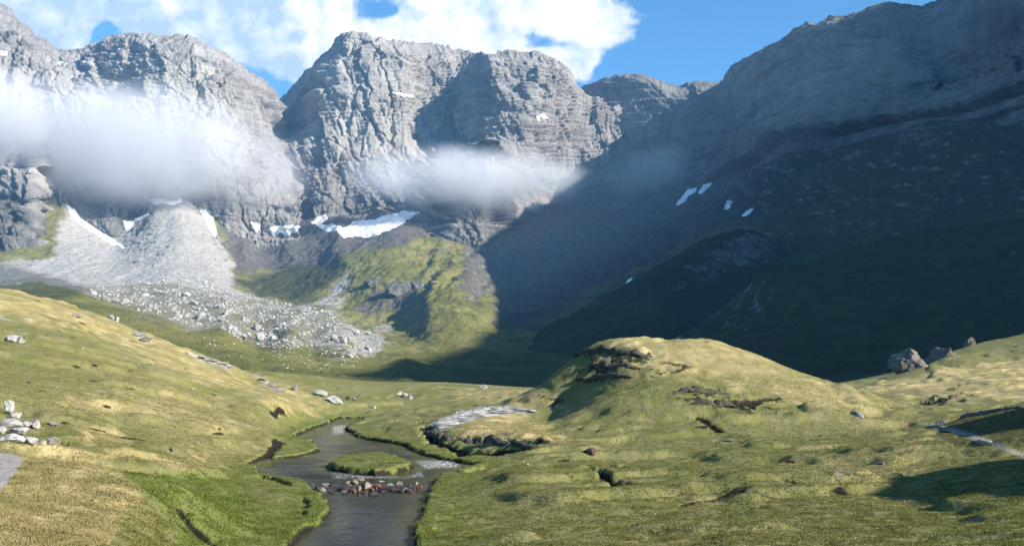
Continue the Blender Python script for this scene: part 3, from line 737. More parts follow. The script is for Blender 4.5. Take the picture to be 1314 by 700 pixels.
# ditches and earth banks in the turf
DITCH = [([(814, 594), (826, 597), (836, 598), (820, 601)], .5, .35), ([(750, 608), (768, 611), (780, 616), (796, 620), (822, 623)], .55, .5), ([(1008, 623), (1025, 627), (1042, 629)], .45, .35), ([(770, 603), (795, 605), (820, 601)], .35, .25),
         ([(526, 545), (545, 548)], .8, .3), ([(640, 553), (665, 557), (700, 558)], .6, .3), ([(940, 553), (965, 551), (992, 550)], .9, .5), ([(900, 556), (930, 560)], .6, .3), ([(880, 640), (900, 637), (960, 632)], .5, .15), ([(1080, 628), (1150, 640)], .6, .18),
         ([(228, 682), (260, 688), (305, 690), (340, 692)], .55, .35), ([(432, 648), (425, 660), (420, 668)], .5, .2),
         ([(545, 552), (560, 562), (585, 568), (600, 574)], 1.0, .55), ([(590, 562), (630, 565), (665, 570), (690, 575)], 1.1, .65), ([(600, 574), (640, 577), (680, 580)], .8, .4), ([(695, 572), (745, 573)], .8, .3),
         ([(1130, 508), (1160, 512), (1196, 516)], 1.6, .8), ([(1196, 518), (1210, 523), (1225, 521)], 1.3, .6), ([(1228, 517), (1262, 519)], 1.3, .7), ([(1270, 518), (1320, 514)], 1.6, .8),
         ([(330, 580), (345, 574), (357, 566)], .6, .25), ([(350, 545), (362, 541)], .5, .25), ([(500, 574), (530, 583), (560, 590), (590, 594)], .5, .2)]
for pts, w, dep in DITCH:
    q = onplane(*np.array(pts, float).T, .8)
    if pts[0][1] < 525: q = np.array([unproj(a, b, 112)[:2] for a, b in pts])
    b0, b1 = q.min(0) - 4 * w, q.max(0) + 4 * w
    sl = (X > b0[0]) & (X < b1[0]) & (Yg > b0[1]) & (Yg < b1[1])
    dd = polyline_d(X[sl], Yg[sl], q) + .5 * w * h3[sl] + .7 * w * h2[sl]
    cut = sstep(w, .2 * w, dd)
    Z[sl] -= dep * cut
    dirt_shade[sl] = np.maximum(dirt_shade[sl], cut)
# knoll outside the frame on the right that shades the corner of the meadow
Z += 14.6 * np.exp(-(((X - 46 - .46 * (Yg - 20)) / 6) ** 2 + ((Yg - 25) / 14) ** 2) ** 1.5) + 11 * np.exp(-(((X - 58) / 7) ** 2 + ((Yg - 50) / 9) ** 2) ** 1.5)
Z += 1.8 * np.exp(-((X - 68.5) / 5.5) ** 2 - ((Yg - 148) / 4) ** 2) + 1.5 * np.exp(-((X - 78) / 6) ** 2 - ((Yg - 157) / 5) ** 2)
# ledges of the hillock
for cx, cy_, rx, ry, dep in [(790, 460, 62, 18, .75), (905, 508, 46, 15, .8), (860, 474, 40, 12, .35), (770, 482, 45, 18, .55), (1110, 530, 24, 7, .7), (960, 520, 60, 14, .35), (700, 515, 30, 12, .3)]:
    m = np.exp(-(((pX - cx) / rx) ** 2 + ((pY - cy_) / ry) ** 2) ** 2) * (Yg < 104) * (Yg > 70)
    st = ridged(X / 4, Z / .9 + .5 * h1, Yg / 4, 3)
    Z += m * dep * (.8 * st - .5)
    dirt_shade = np.maximum(dirt_shade, m * sstep(.42, .75, st + .5 * h3 + .3 * h2) * .6)
# gully bank, right edge: its shade painted in with the dark earth colour
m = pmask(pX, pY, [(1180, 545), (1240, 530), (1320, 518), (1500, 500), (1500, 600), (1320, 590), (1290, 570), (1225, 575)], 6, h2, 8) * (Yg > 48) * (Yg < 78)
dirt_shade = np.maximum(dirt_shade, .45 * m)
P0 = np.stack([X, Yg, Z], -1)
pX, pY = proj(P0)
j = h1 + .8 * h2
svar = np.clip(.75 + .9 * h2 + .5 * h1, .15, 1.1)
straw = np.zeros(X.shape, np.float32)
for w, po, ft in [(.85, [(-60, 600), (60, 574), (140, 598), (175, 635), (130, 690), (60, 710), (-60, 720)], 10), (.75, [(-400, 280), (0, 366), (150, 405), (260, 462), (330, 500), (290, 500), (200, 465), (100, 418), (0, 402), (-400, 330)], 8),
                  (.85, [(570, 550), (640, 530), (750, 545), (720, 568), (600, 558)], 6), (.7, [(765, 428), (900, 430), (1000, 460), (1140, 522), (1000, 512), (880, 480), (800, 450)], 10), (.95, [(1105, 500), (1200, 478), (1500, 440), (1500, 508), (1200, 512), (1130, 505)], 5),
                  (.75, [(90, 512), (150, 506), (180, 520), (130, 530)], 6), (.8, [(75, 558), (140, 552), (165, 566), (100, 566)], 4), (.85, [(0, 564), (80, 572), (160, 578), (240, 592), (230, 600), (150, 588), (60, 578), (0, 576)], 3), (.6, [(560, 495), (690, 500), (760, 530), (640, 520)], 8),
                  (.3, [(850, 640), (900, 600), (960, 610), (900, 680)], 20), (.35, [(1000, 600), (1200, 560), (1190, 640)], 20), (.55, [(280, 460), (340, 485), (420, 520), (380, 530), (300, 500)], 8), (.2, [(700, 690), (1100, 670), (1200, 720), (700, 720)], 12), (.5, [(200, 480), (300, 520), (330, 560), (250, 560), (150, 520)], 25), (.55, [(200, 590), (330, 575), (330, 600), (230, 608)], 5)]:
    straw = np.maximum(straw, np.clip(w * svar, 0, 1) * pmask(pX, pY, po, ft, j, 22))
lush = np.maximum(lush, .62 * np.clip(.9 + 1.2 * h2, .2, 1) * pmask(pX, pY, [(165, 606), (250, 604), (320, 618), (345, 650), (320, 668), (230, 655), (190, 632)], 8, j, 14))
lush = np.maximum(lush, .5 * pmask(pX, pY, [(225, 655), (330, 640), (440, 640), (400, 710), (230, 710)], 12, j, 14))
gravel = pmask(pX, pY, [(-60, 580), (14, 580), (30, 590), (22, 606), (0, 630), (-60, 640)], 2, h2, 4)
gravel = np.maximum(gravel, .65 * pmask(pX, pY, [(1180, 542), (1215, 547), (1250, 556), (1275, 565), (1320, 584), (1320, 589), (1268, 571), (1240, 560), (1205, 550)], 1.5, h2, 4))
gravel = np.maximum(gravel, .5 * pmask(pX, pY, [(1070, 602), (1085, 600), (1082, 612), (1068, 612)], 4, h2, 5))
stone = np.maximum(.8 * pmask(pX, pY, [(240, 452), (262, 456), (300, 470), (298, 474), (260, 464)], 2, h2, 4), .7 * pmask(pX, pY, [(170, 424), (190, 432), (194, 440), (178, 436)], 2, h2, 5))
stone = np.maximum(stone, .7 * pmask(pX, pY, [(328, 480), (364, 500), (360, 505), (335, 490)], 2, h2, 5))
stone = np.maximum(stone, .45 * sstep(0, .3, h2) * pmask(pX, pY, [(-60, 404), (50, 404), (50, 410), (-60, 414)], 1.5, h2, 3))
slabm = pmask(pX, pY, [(543, 551), (565, 541), (590, 531), (620, 524), (660, 522), (694, 528), (660, 530), (625, 533), (598, 541), (572, 550), (552, 554)], 2, h2, 3) * (Yg < 115)
stone = np.maximum(stone, slabm)
stone = np.maximum(stone, .6 * pmask(pX, pY, [(740, 446), (840, 455), (830, 475), (760, 480)], 4, h2, 30) * sstep(.0, .4, h3))
mead = mesh_from('ground', P0, gridfaces(NR, NU), M_MEADOW, True, {'straw': straw, 'lush': lush, 'dirt_shade': np.clip(dirt_shade, 0, 1), 'gravel': gravel, 'stone': stone})
struct(mead, 'grassy alpine meadow with a left slope, a mound and a hillock', 'meadow')

LY = np.log(yy)
def gidx(x, y):
    u = x / y
    fi = np.interp(y, yy, np.arange(NR)); fj = np.interp(u, uu, np.arange(NU))
    return fi, fj
def samp(A, x, y):
    fi, fj = gidx(x, y)
    i = np.clip(fi.astype(int), 0, NR - 2); jj = np.clip(fj.astype(int), 0, NU - 2)
    a, b = fi - i, fj - jj
    return A[i, jj] * (1 - a) * (1 - b) + A[i + 1, jj] * a * (1 - b) + A[i, jj + 1] * (1 - a) * b + A[i + 1, jj + 1] * a * b
def gz(x, y): return float(samp(Z, np.array([float(x)]), np.array([float(y)]))[0])
def on_meadow(px, py, ymin=14, ymax=210):
    """first ground point seen along the pixel's ray"""
    u, s = ray(px, py)
    ys = np.exp(np.linspace(math.log(ymin), math.log(ymax), 1500))
    zz = samp(Z, u * ys, ys)
    hit = np.argmax(zz >= CAM_H + s * ys)
    if hit == 0: hit = np.argmin(np.abs(zz - (CAM_H + s * ys)) / ys)
    return np.array([u * ys[hit], ys[hit], zz[hit]])

# ------------------------------------------------------------------ WATER
wx0, wx1, wy0, wy1 = -26.0, 2.0, 16.0, SPOLY[:, 1].max() + 3
gx = np.linspace(wx0, wx1, 180); gyy = np.exp(np.linspace(math.log(wy0), math.log(wy1), 420))
WX, WY = np.meshgrid(gx, gyy)
WX = WX * (WY / 60 * .5 + .5) - 2
wsd = np.minimum(polysd(WX, WY, SPOLY), -polysd(WX, WY, IPOLY))
WZ = .12 * sstep(46.6, 47.2, WY) + .012 * fbm(WX / 1.3, WY / 2.0, WX * 0, 4) * (1 + .6 * sstep(48, 60, WY))
shal = sstep(48, 60, WY) * (.45 + .55 * sstep(-.2, .3, fbm(WX / 5, WY / 9, WX * 0 + 5, 3))) + .5 * sstep(1.2, .1, wsd)
wpx, wpy = proj(np.stack([WX, WY, WZ], -1))
foam = pmask(wpx, wpy, [(535, 592), (580, 590), (590, 598), (545, 600)], 3) + .8 * pmask(wpx, wpy, [(330, 600), (400, 596), (410, 606), (350, 612)], 4) * .1 + .8 * pmask(wpx, wpy, [(426, 546), (446, 544), (440, 556), (428, 556)], 2) + .5 * pmask(wpx, wpy, [(425, 606), (520, 612), (540, 604), (545, 612), (430, 614)], 2)
f = gridfaces(*WX.shape)
keep = (wsd.ravel()[f] > -1.6).any(1)
f = f[keep]; used = np.unique(f); remap = np.full(WX.size, -1); remap[used] = np.arange(len(used))
wo = mesh_from('water', np.stack([WX, WY, WZ], -1).reshape(-1, 3)[used], remap[f], M_WATER, True, {'shallow': np.clip(shal, 0, 1).ravel()[used], 'foam': np.clip(foam, 0, 1).ravel()[used]})
struct(wo, 'dark winding mountain stream through the meadow', 'stream')

# ------------------------------------------------------------------ ROCKS
import bmesh
def ico(sub):
    bm = bmesh.new(); bmesh.ops.create_icosphere(bm, subdivisions=sub, radius=1)
    V = np.array([v.co[:] for v in bm.verts]); Fc = np.array([[v.index for v in f.verts] for f in bm.faces]); bm.free()
    return V, Fc
ICO = {s: ico(s) for s in (2, 3, 4, 5)}
def rock_shape(seed, sub=3, cuts=9, rough=.10, flat=.8):
    r = np.random.default_rng(seed)
    V, Fc = ICO[sub]; V = V.copy()
    for _ in range(cuts):
        n = r.normal(size=3); n /= np.linalg.norm(n)
        h = r.uniform(.45, .8)
        dd = V @ n - h
        V -= np.maximum(dd, 0)[:, None] * n * .96
    o = r.uniform(0, 50)
    nn = fbm(V[:, 0] * 1.6 + o, V[:, 1] * 1.6, V[:, 2] * 1.6, 4)
    V *= (1 + rough * 1.6 * nn + rough * .8 * ridged(V[:, 0] * 3.3 + o, V[:, 1] * 3.3, V[:, 2] * 3.3, 3))[:, None]
    V /= (V.max(0) - V.min(0)) / 2
    V -= (V.max(0) + V.min(0)) / 2
    return V, Fc
_rc = {}
def rock_mesh(seed, mat, sub, rough=.10):
    key = (seed, mat.name, sub, rough)
    if key not in _rc:
        V, Fc = rock_shape(seed, sub, 8 + seed % 5, rough)
        me = bpy.data.meshes.new('boulder')
        me.from_pydata(V.tolist(), [], Fc.tolist()); me.materials.append(mat)
        me.polygons.foreach_set('use_smooth', np.full(len(Fc), sub >= 5, bool))
        _rc[key] = me
    return _rc[key]
def rock(name, base, w, h, depth, mat, seed, label, cat='rock', group=None, sub=4, rough=.10, sink=.25, rz=None, tilt=(0, 0)):
    o = bpy.data.objects.new(name, rock_mesh(seed, mat, sub, rough))
    COL.objects.link(o)
    o.scale = (w / 2, depth / 2, h / 2 * (1 + sink))
    o.rotation_euler = (tilt[0], tilt[1], random.uniform(-.5, .5) if rz is None else rz)
    o.location = (base[0], base[1] + depth * .3, base[2] + h / 2 * (1 - sink))
    if label: tag(o, label, cat, group)
    return o
def prock(px, py, w, h, label, mat=None, seed=0, dk=.9, group=None, name='boulder', cat='boulder', sub=4, rough=.17, tilt=(0, 0), rz=None, base=None):
    """px,py = base middle of the rock in the photograph, w,h = its size there"""
    p = on_meadow(px, py) if base is None else base
    sc = p[1] / F
    return rock(name, p, w * sc, h * sc, w * sc * dk, mat or M_PALE, seed, label, cat, group, sub, rough, .25, rz, tilt)

G1 = 'pale rocks piled at the foot of the left slope'
prock(8, 531, 17, 18, 'jagged pale grey boulder standing highest in the rock pile on the left slope', M_PALE, 1, group=G1, rough=.22)
prock(18, 538, 17, 9, 'low grey rock leaning below the highest boulder of the left pile', M_PALE, 2, group=G1, rough=.16)
prock(9, 542, 26, 5, 'thin flat slab lying on the thicker slab of the left rock pile', M_PALE, 3, group=G1, tilt=(.1, -.08), rz=.1, dk=.6)
prock(12, 549, 30, 9, 'thick grey slab with a dark gap under it in the left rock pile', M_PALE, 4, group=G1, tilt=(.05, .05), rz=0, dk=.6)
prock(21, 559, 24, 11, 'rounded white boulder bulging from the right of the left rock pile', M_PALE, 5, group=G1)
prock(-1, 556, 14, 9, 'white rock under the slab, cut by the left edge of the picture', M_PALE, 6, group=G1)
prock(11, 567, 36, 10, 'long white rock at the bottom of the left pile above the pale path', M_PALE, 7, group=G1, rz=.05, dk=.5)
prock(33, 549, 14, 9, 'small pale block beside the upright stone right of the left rock pile', M_PALE, 8, group=G1)
prock(44, 552, 9, 13, 'upright white oval stone right of the left rock pile', M_PALE, 9, group=G1, tilt=(0, -.2))
prock(38, 570, 19, 10, 'smooth sloping white rock at the lower right end of the left pile', M_PALE, 10, group=G1, tilt=(0, .25))
prock(52, 571, 10, 6, 'small pale stone between the sloping white rock and the speckled rock', M_PALE, 11, group=G1)
prock(67, 571, 18, 10, 'speckled grey rock lying alone at the right end of the left pile', M_TAN, 12, group=G1, rough=.2)
prock(66, 546, 15, 6, 'low half buried rock in the grass above the speckled rock', M_TAN, 13, group=G1, rough=.18)
G2 = 'rocks showing on the left slope'
prock(13, 438, 18, 9, 'larger half of the whitish rock high on the left slope near the edge', M_PALE, 14, group=G2)
prock(25, 440, 12, 8, 'smaller half of the whitish rock high on the left slope near the edge', M_PALE, 15, group=G2)
prock(97, 407, 11, 5, 'pale stone beside a bare streak on the upper left slope', M_TAN, 16, group=G2)
prock(142, 405, 9, 6, 'left one of two white stones on the crest of the left slope', M_PALE, 17, group=G2)
prock(149, 406, 7, 6, 'right one of two white stones on the crest of the left slope', M_PALE, 18, group=G2)
prock(176, 432, 16, 6, 'upper block of the grey outcrop in the middle of the left slope', M_TAN, 19, group=G2, rough=.18)
prock(186, 438, 14, 6, 'lower block of the grey outcrop in the middle of the left slope', M_TAN, 20, group=G2, rough=.18)
for i, (a, b, w, h) in enumerate([(256, 460, 14, 3), (270, 464, 16, 4), (284, 468, 16, 4), (296, 472, 12, 3)]):
    prock(a, b, w, h, ['upper end stone of the pale rock band under the left crest', 'second stone down the pale rock band under the left crest', 'third stone down the pale rock band under the left crest', 'lower end stone of the pale rock band under the left crest'][i], M_TAN, 21 + i, group=G2, rough=.2, rz=.3)
for i, (a, b, w, h) in enumerate([(336, 489, 12, 5), (347, 496, 13, 5), (357, 503, 11, 5)]):
    prock(a, b, w, h, ['upper stone of the short rock band above the stream on the left slope', 'middle stone of the short rock band above the stream on the left slope', 'lower stone of the short rock band above the stream on the left slope'][i], M_TAN, 31 + i, group=G2, rough=.2, rz=.4)
prock(377, 501, 9, 8, 'round boulder with a dark left side above the far stream', M_TAN, 41, group=G2)
prock(410, 508, 19, 8, 'upper tilted grey slab in the meadow above the far stream', M_PALE, 42, group=G2, tilt=(0, .3), dk=.6)
prock(429, 519, 22, 9, 'lower tilted grey slab in the meadow above the far stream', M_PALE, 43, group=G2, tilt=(0, .35), dk=.6)
G3 = 'scattered stones on the far meadow'
prock(512, 507, 8, 5, 'left stone of a pale cluster on the far meadow', M_PALE, 44, group=G3)
prock(519, 509, 7, 5, 'middle stone of a pale cluster on the far meadow', M_PALE, 45, group=G3)
prock(526, 512, 7, 5, 'right stone of a pale cluster on the far meadow', M_PALE, 46, group=G3)
prock(480, 524, 6, 4, 'single small pale stone on the flat meadow beyond the stream', M_PALE, 47, group=G3)
prock(621, 499, 9, 6, 'pale pointed stone on the far edge of the meadow before the shadow', M_PALE, 48, group=G3)
prock(757, 583, 15, 9, 'dark purple boulder lying in the turf in front of the mound', M_PURPLE, 49, group=G3, rough=.16)
prock(220, 580, 5, 6, 'small dark stone in the grass at the foot of the left slope', M_DARK, 50, group=G3)
prock(281, 552, 4, 3, 'tiny dark stone higher on the foot of the left slope', M_DARK, 51, group=G3)
prock(88, 573, 4, 7, 'small upright dark stone beside the pale path', M_DARK, 52, group=G3)
prock(1092, 611, 4, 3, 'tiny white stone on the right meadow', M_PALE, 53, group=G3)
G4 = 'big rocks on the far right of the meadow'
def gbase(px, py, Y):
    q = unproj(px, py, Y); q[2] = min(q[2], gz(q[0], q[1])) ; return q
prock(1171, 488, 56, 46, 'big grey boulder standing against the dark slope on the right', M_CRAG2, 54, group=G4, rough=.30, base=gbase(1171, 492, 150), sub=5)
prock(1209, 474, 46, 30, 'grass topped rock right behind the big grey boulder', M_CRAG2, 55, group=G4, rough=.30, base=gbase(1215, 474, 160), sub=5)
prock(1246, 450, 16, 18, 'small pointed rock on the ridge right of the big grey boulder', M_CRAG2, 56, group=G4, rough=.3, base=gbase(1247, 450, 178))
prock(1290, 458, 46, 18, 'low broad rock on the ridge near the right edge', M_CRAG2, 57, group=G4, rough=.3, base=gbase(1292, 460, 165), sub=5)

# ledges: broken rock strips that follow a line on the ground
def ledge(pts, width, height, mat, label, seed, group=None, lift=0.0, name='rock_ledge', Yfix=None):
    q = dense(np.array(pts, float), 22)
    g = np.array([on_meadow(a, b) if Yfix is None else unproj(a, b, Yfix) for a, b in q])
    g[:, 1] = smooth1(g[:, 1], 9); g[:, 0] = smooth1(g[:, 0], 5)
    g[:, 2] = samp(Z, g[:, 0], g[:, 1])
    n = len(g)
    T = np.gradient(g, axis=0); T[:, 2] = 0; T /= np.linalg.norm(T, axis=1, keepdims=True) + 1e-9
    S = np.stack([-T[:, 1], T[:, 0], T[:, 0] * 0], -1)
    prof = np.array([(-1, -.9), (-.97, -.1), (-.9, .35), (-.75, .7), (-.5, .88), (-.25, .95), (0, .97), (.25, .92), (.5, .8), (.75, .55), (.92, .15), (1, -.9)])
    t = np.linspace(0, 1, n); env = np.sin(np.pi * np.clip(t * .96 + .02, 0, 1)) ** .6
    kk = len(prof)
    V = np.zeros((n, kk, 3))
    for a, (s_, h_) in enumerate(prof):
        ww = width / 2 * s_ * (.5 + .5 * env)
        V[:, a] = g + S * ww[:, None]; V[:, a, 2] += height * env * h_ + lift
    flat = V.reshape(-1, 3)
    nn = fbm(flat[:, 0] / (width * .7) + seed, flat[:, 1] / (width * .7), flat[:, 2] / (height * .8), 5)
    fa, fe = facets(flat[:, 0] / (width * .8) + seed, flat[:, 1] / (width * .8), 5)
    env2 = np.repeat(env * (.55 + .9 * np.clip(fbm(g[:, 0] / 4 + seed, g[:, 1] / 4, g[:, 2] * 0, 3) + .35, 0, 1)), kk)
    flat[:, 2] += height * (.55 * nn + .5 * fa - .35 * sstep(.12, 0, fe)) * env2
    flat[:, :2] += (width * .30 * nn)[:, None] * np.repeat(S[:, None, :2], kk, 1).reshape(-1, 2)
    Fc = [[i * kk + a, i * kk + a + 1, (i + 1) * kk + a + 1, (i + 1) * kk + a] for i in range(n - 1) for a in range(kk - 1)]
    Fc += [[(i + 1) * kk, (i + 1) * kk + kk - 1, i * kk + kk - 1, i * kk] for i in range(n - 1)]
    o = mesh_from(name, flat, Fc, mat, False)
    return tag(o, label, 'rock ledge', group)
GL = 'rock ledges breaking out of the turf'
ledge([(550, 548), (565, 541), (580, 534), (600, 527), (620, 524), (645, 523), (668, 524), (692, 529)], 1.5, .20, M_SLAB, 'long white rock slab curving along the top of the low mound', 3, GL)
ledge([(540, 551), (552, 556), (570, 562), (590, 566)], .9, .32, M_DARK, 'dark ledge at the left end of the low mound', 5, GL)
ledge([(585, 563), (610, 565), (640, 568), (670, 572), (690, 575)], .9, .30, M_DARK, 'dark broken ledge along the front of the low mound', 7, GL)
ledge([(738, 458), (752, 450), (775, 449), (800, 452), (820, 456), (838, 458)], 1.3, .45, M_DARK, 'upper dark ledge on the left shoulder of the hillock', 9, GL)
ledge([(752, 470), (775, 466), (800, 470), (825, 474)], 1.1, .38, M_DARK, 'middle dark ledge on the left shoulder of the hillock', 11, GL)
ledge([(735, 487), (765, 484), (795, 482), (815, 486)], .9, .3, M_DARK, 'lowest grey ledge on the left shoulder of the hillock', 13, GL)
ledge([(862, 503), (880, 500), (905, 503), (940, 506)], 1.0, .32, M_DARK, 'upper dark ledge in the middle of the hillock face', 15, GL)
ledge([(885, 518), (905, 517), (925, 519), (946, 518)], .9, .3, M_DARK, 'lower dark ledge in the middle of the hillock face', 17, GL)
ledge([(1094, 527), (1102, 532), (1110, 536)], .8, .25, M_SLAB, 'small grey ledge at the right foot of the hillock', 19, GL)
ledge([(1185, 545), (1205, 541), (1235, 535), (1265, 530), (1300, 523), (1330, 518)], .9, .22, M_CRAG2, 'long broken rock rim along the top of the shaded bank at the right edge', 21, GL)
ledge([(1188, 547), (1205, 550), (1225, 554), (1246, 559)], .35, .07, M_SLAB, 'thin pale rib running down into the shaded bank at the right edge', 23, GL)
prock(1262, 572, 26, 7, 'flat pale slab in the shaded bank at the right edge', M_PALE, 60, group=G4, dk=.6)

# small stones half sunk in the turf
rs = np.random.default_rng(21)
for (px, py) in [(1063, 612), (980, 655), (905, 585), (1120, 600), (850, 660), (705, 640), (760, 545), (1030, 560), (690, 598), (1180, 612), (940, 690), (800, 640), (300, 545), (240, 500), (160, 470), (320, 520), (210, 540), (130, 545), (400, 545), (560, 512), (450, 515), (590, 505), (730, 560), (870, 545), (1010, 530), (90, 450), (280, 575), (170, 590), (60, 500), (660, 590)]:
    px += rs.normal(0, 12); py += rs.normal(0, 4)
    prock(px, py, rs.uniform(2.2, 4.5), rs.uniform(1.4, 2.6), 'small pale stone half sunk alone in the open turf of the meadow', M_TAN if rs.random() < .5 else M_PALE, 500 + int(rs.integers(6)), group='small stones strewn over the turf', name='stone', cat='stone', sub=3)
# row of stones across the stream
GS = 'stones of the row across the stream'
stones = [(524, 0, 0)]
def dstone(px, py, w, h, mat, seed, label):
    q = onplane(px, py, .02); p = np.array([q[0], q[1], -.02]); sc = p[1] / F
    return rock('stone', p, w * sc, h * sc, w * sc * .9, mat, seed, label, 'stone', GS, 3, .12, .3)
for i, (a, b, w, h, mt, lb) in enumerate([
    (400, 625, 7, 5, M_GREY, 'grey stone at the left bank end of the stone row'), (407, 628, 6, 5, M_PURPLE, 'dark stone second from the left bank in the stone row'),
    (413, 629, 6, 5, M_BUFF, 'pale small stone near the left end of the stone row, in front'), (416, 624, 9, 6, M_GREY, 'mossy grey stone near the left end of the stone row'),
    (427, 626, 10, 7, M_PURPLE, 'dark flat stone left of the biggest dark stone in the row'), (441, 629, 15, 9, M_PURPLE, 'biggest dark stone left of the middle of the stone row'),
    (447, 622, 8, 7, M_BUFF, 'buff stone behind the biggest dark stone of the row'), (440, 631, 8, 3, M_GREY, 'thin pale stone in the water before the biggest dark stone'),
    (455, 622, 9, 8, M_BUFF, 'buff stone left in the highest middle heap of the row'), (462, 618, 10, 6, M_BUFF, 'pale stone on top of the middle heap of the row'),
    (460, 630, 6, 9, M_BUFF, 'upright buff stone at the front of the middle heap'), (469, 627, 10, 12, M_BUFF, 'tall pale stone right in the middle heap of the row'),
    (455, 630, 7, 6, M_RED, 'red stone at the left foot of the middle heap'), (477, 629, 7, 6, M_RED, 'red stone at the right foot of the middle heap'),
    (484, 627, 11, 8, M_RED, 'large pinkish red stone right of the middle heap'), (478, 634, 10, 4, M_DARK, 'dark stone lying in the water before the row'),
    (493, 627, 8, 7, M_PURPLE, 'dark stone right of the large red one'), (500, 625, 8, 6, M_GREY, 'grey stone two places right of the large red one'),
    (505, 629, 10, 5, M_PURPLE, 'long dark stone in front at the right half of the row'), (513, 624, 9, 8, M_BUFF, 'whitish stone standing up in the right half of the row'),
    (512, 630, 8, 4, M_PURPLE, 'dark low stone below the whitish standing stone'), (519, 629, 10, 6, M_BUFF, 'pale low stone in front at the right half of the row'),
    (527, 626, 8, 7, M_PURPLE, 'dark stone between the pale low stone and the right end of the row'), (533, 623, 7, 6, M_BUFF, 'pale stone near the right bank end of the row'),
    (538, 627, 10, 6, M_RED, 'orange red stone at the right bank end of the row'), (433, 621, 7, 5, M_PURPLE, 'small dark stone behind the left half of the row'),
    (489, 620, 7, 5, M_GREY, 'small grey stone behind the large red one'), (544, 624, 7, 5, M_PURPLE, 'dark stone against the right bank in the row')]):
    dstone(a, b, w * random.uniform(1.0, 1.35), h * random.uniform(.8, 1.15), mt, 100 + i, lb)

for i in range(34):
    a = 402 + 142 * (i + rs.uniform(-.4, .4)) / 33.5
    dstone(a, 627 + rs.uniform(-5, 5.5), 3 + 6.5 * rs.random() ** 2, rs.uniform(2, 5.0), [M_PURPLE, M_DARK, M_PURPLE, M_RED, M_GREY][int(rs.integers(5))], 140 + i % 9, 'small wet stone wedged between the larger stones of the row across the stream')

# ------------------------------------------------------------------ BOULDER FIELD
zones = [  # polygon, count, size px range, label
    ([(115, 374), (150, 376), (185, 390), (200, 400), (150, 390), (120, 384)], 34, (2.2, 5.5), 'grey boulder of the upper row along the grass shoulder under the scree'),
    ([(185, 378), (250, 372), (300, 395), (335, 400), (330, 418), (275, 424), (230, 410), (190, 398)], 105, (2.0, 5.0), 'pale boulder in the thick of the boulder field below the scree cone'),
    ([(290, 420), (330, 422), (380, 440), (378, 446), (340, 444), (300, 434)], 44, (2.4, 6.0), 'white boulder of the lower tongue of rubble on the green shoulder'),
    ([(370, 405), (430, 400), (440, 415), (400, 424), (350, 425)], 34, (2.0, 4.0), 'grey boulder below the light scree strip of the green ridge'),
    ([(408, 428), (490, 426), (495, 432), (440, 442), (415, 436)], 34, (2.4, 5.5), 'white boulder in the band of rubble on the lower green slope'),
    ([(418, 450), (470, 444), (476, 456), (440, 460)], 28, (2.4, 5.5), 'white boulder of the lowest rubble patch on the green slope')]
r2 = np.random.default_rng(5)
def inpoly(poly, n):
    poly = np.asarray(poly, float); o = []
    while len(o) < n:
        c = r2.uniform(poly.min(0), poly.max(0), (400, 2))
        o += list(c[(polysd(c[:, 0], c[:, 1], poly) > 0) & (fbm(c[:, 0] / 22, c[:, 1] / 10, c[:, 0] * 0, 3) + r2.normal(0, .12, 400) > -.02)])
    return np.array(o[:n])
proto = {}
bcount = 0
for zi, (po, n, (a, b), lb) in enumerate(zones):
    for (px, py) in inpoly(po, n):
        p = on_valley(px, py)
        w = 1.2 * (a * .8 + (b * 1.9 - a) * r2.random() ** 4) * p[1] / F
        sd = 200 + int(r2.integers(10))
        if sd not in proto:
            V, Fc = rock_shape(sd, 3, 9, .12); me = bpy.data.meshes.new('boulder'); me.from_pydata(V.tolist(), [], Fc.tolist()); me.materials.append(M_FAR)
            proto[sd] = me
        o = bpy.data.objects.new('boulder', proto[sd]); COL.objects.link(o)
        h = w * r2.uniform(.6, 1.05)
        o.scale = (w / 2, w / 2 * r2.uniform(.8, 1.2), h / 2); o.rotation_euler = (r2.uniform(-.3, .3), r2.uniform(-.3, .3), r2.uniform(0, 6.28))
        o.location = (p[0], p[1], p[2] + h * .22)
        tag(o, lb, 'boulder', ['boulders of the upper row', 'boulders in the thick of the field', 'boulders of the lower tongue', 'boulders below the scree strip', 'boulders of the rubble band', 'boulders of the lowest patch'][zi])
        bcount += 1
# uncountable small rubble
Vs, Fs = [], []; off = 0
lowV, lowF = ICO[2]
shapes = [rock_shape(300 + i, 2, 9, .12) for i in range(8)]
for po, n, (a, b) in [([(105, 372), (230, 350), (300, 375), (420, 400), (440, 415), (400, 450), (340, 446), (270, 426), (150, 392)], 3600, (.8, 2.6)), ([(400, 425), (505, 420), (495, 440), (475, 462), (415, 456)], 500, (.7, 2.0)), ([(190, 330), (260, 330), (290, 370), (200, 370)], 260, (.7, 2.0)), ([(330, 380), (450, 395), (520, 430), (480, 470), (380, 470), (300, 440)], 350, (.6, 1.6)),
                      ([(870, 380), (960, 345), (940, 400), (880, 420)], 160, (.8, 2.2)), ([(240, 440), (300, 420), (400, 450), (460, 470), (420, 485), (300, 460)], 160, (.7, 1.8))]:
    for (px, py) in inpoly(po, n):
        p = on_valley(px, py); w = 1.2 * (a * .7 + (b * 1.3 - a * .7) * r2.random() ** 3) * p[1] / F
        V, Fc = shapes[int(r2.integers(8))]
        th = r2.uniform(0, 6.28); c, s = math.cos(th), math.sin(th)
        Vr = np.stack([V[:, 0] * c - V[:, 1] * s, V[:, 0] * s + V[:, 1] * c, V[:, 2] * r2.uniform(.6, 1)], -1) * w / 2 + p + [0, 0, w * .12]
        Vs.append(Vr); Fs.append(Fc + off); off += len(V)
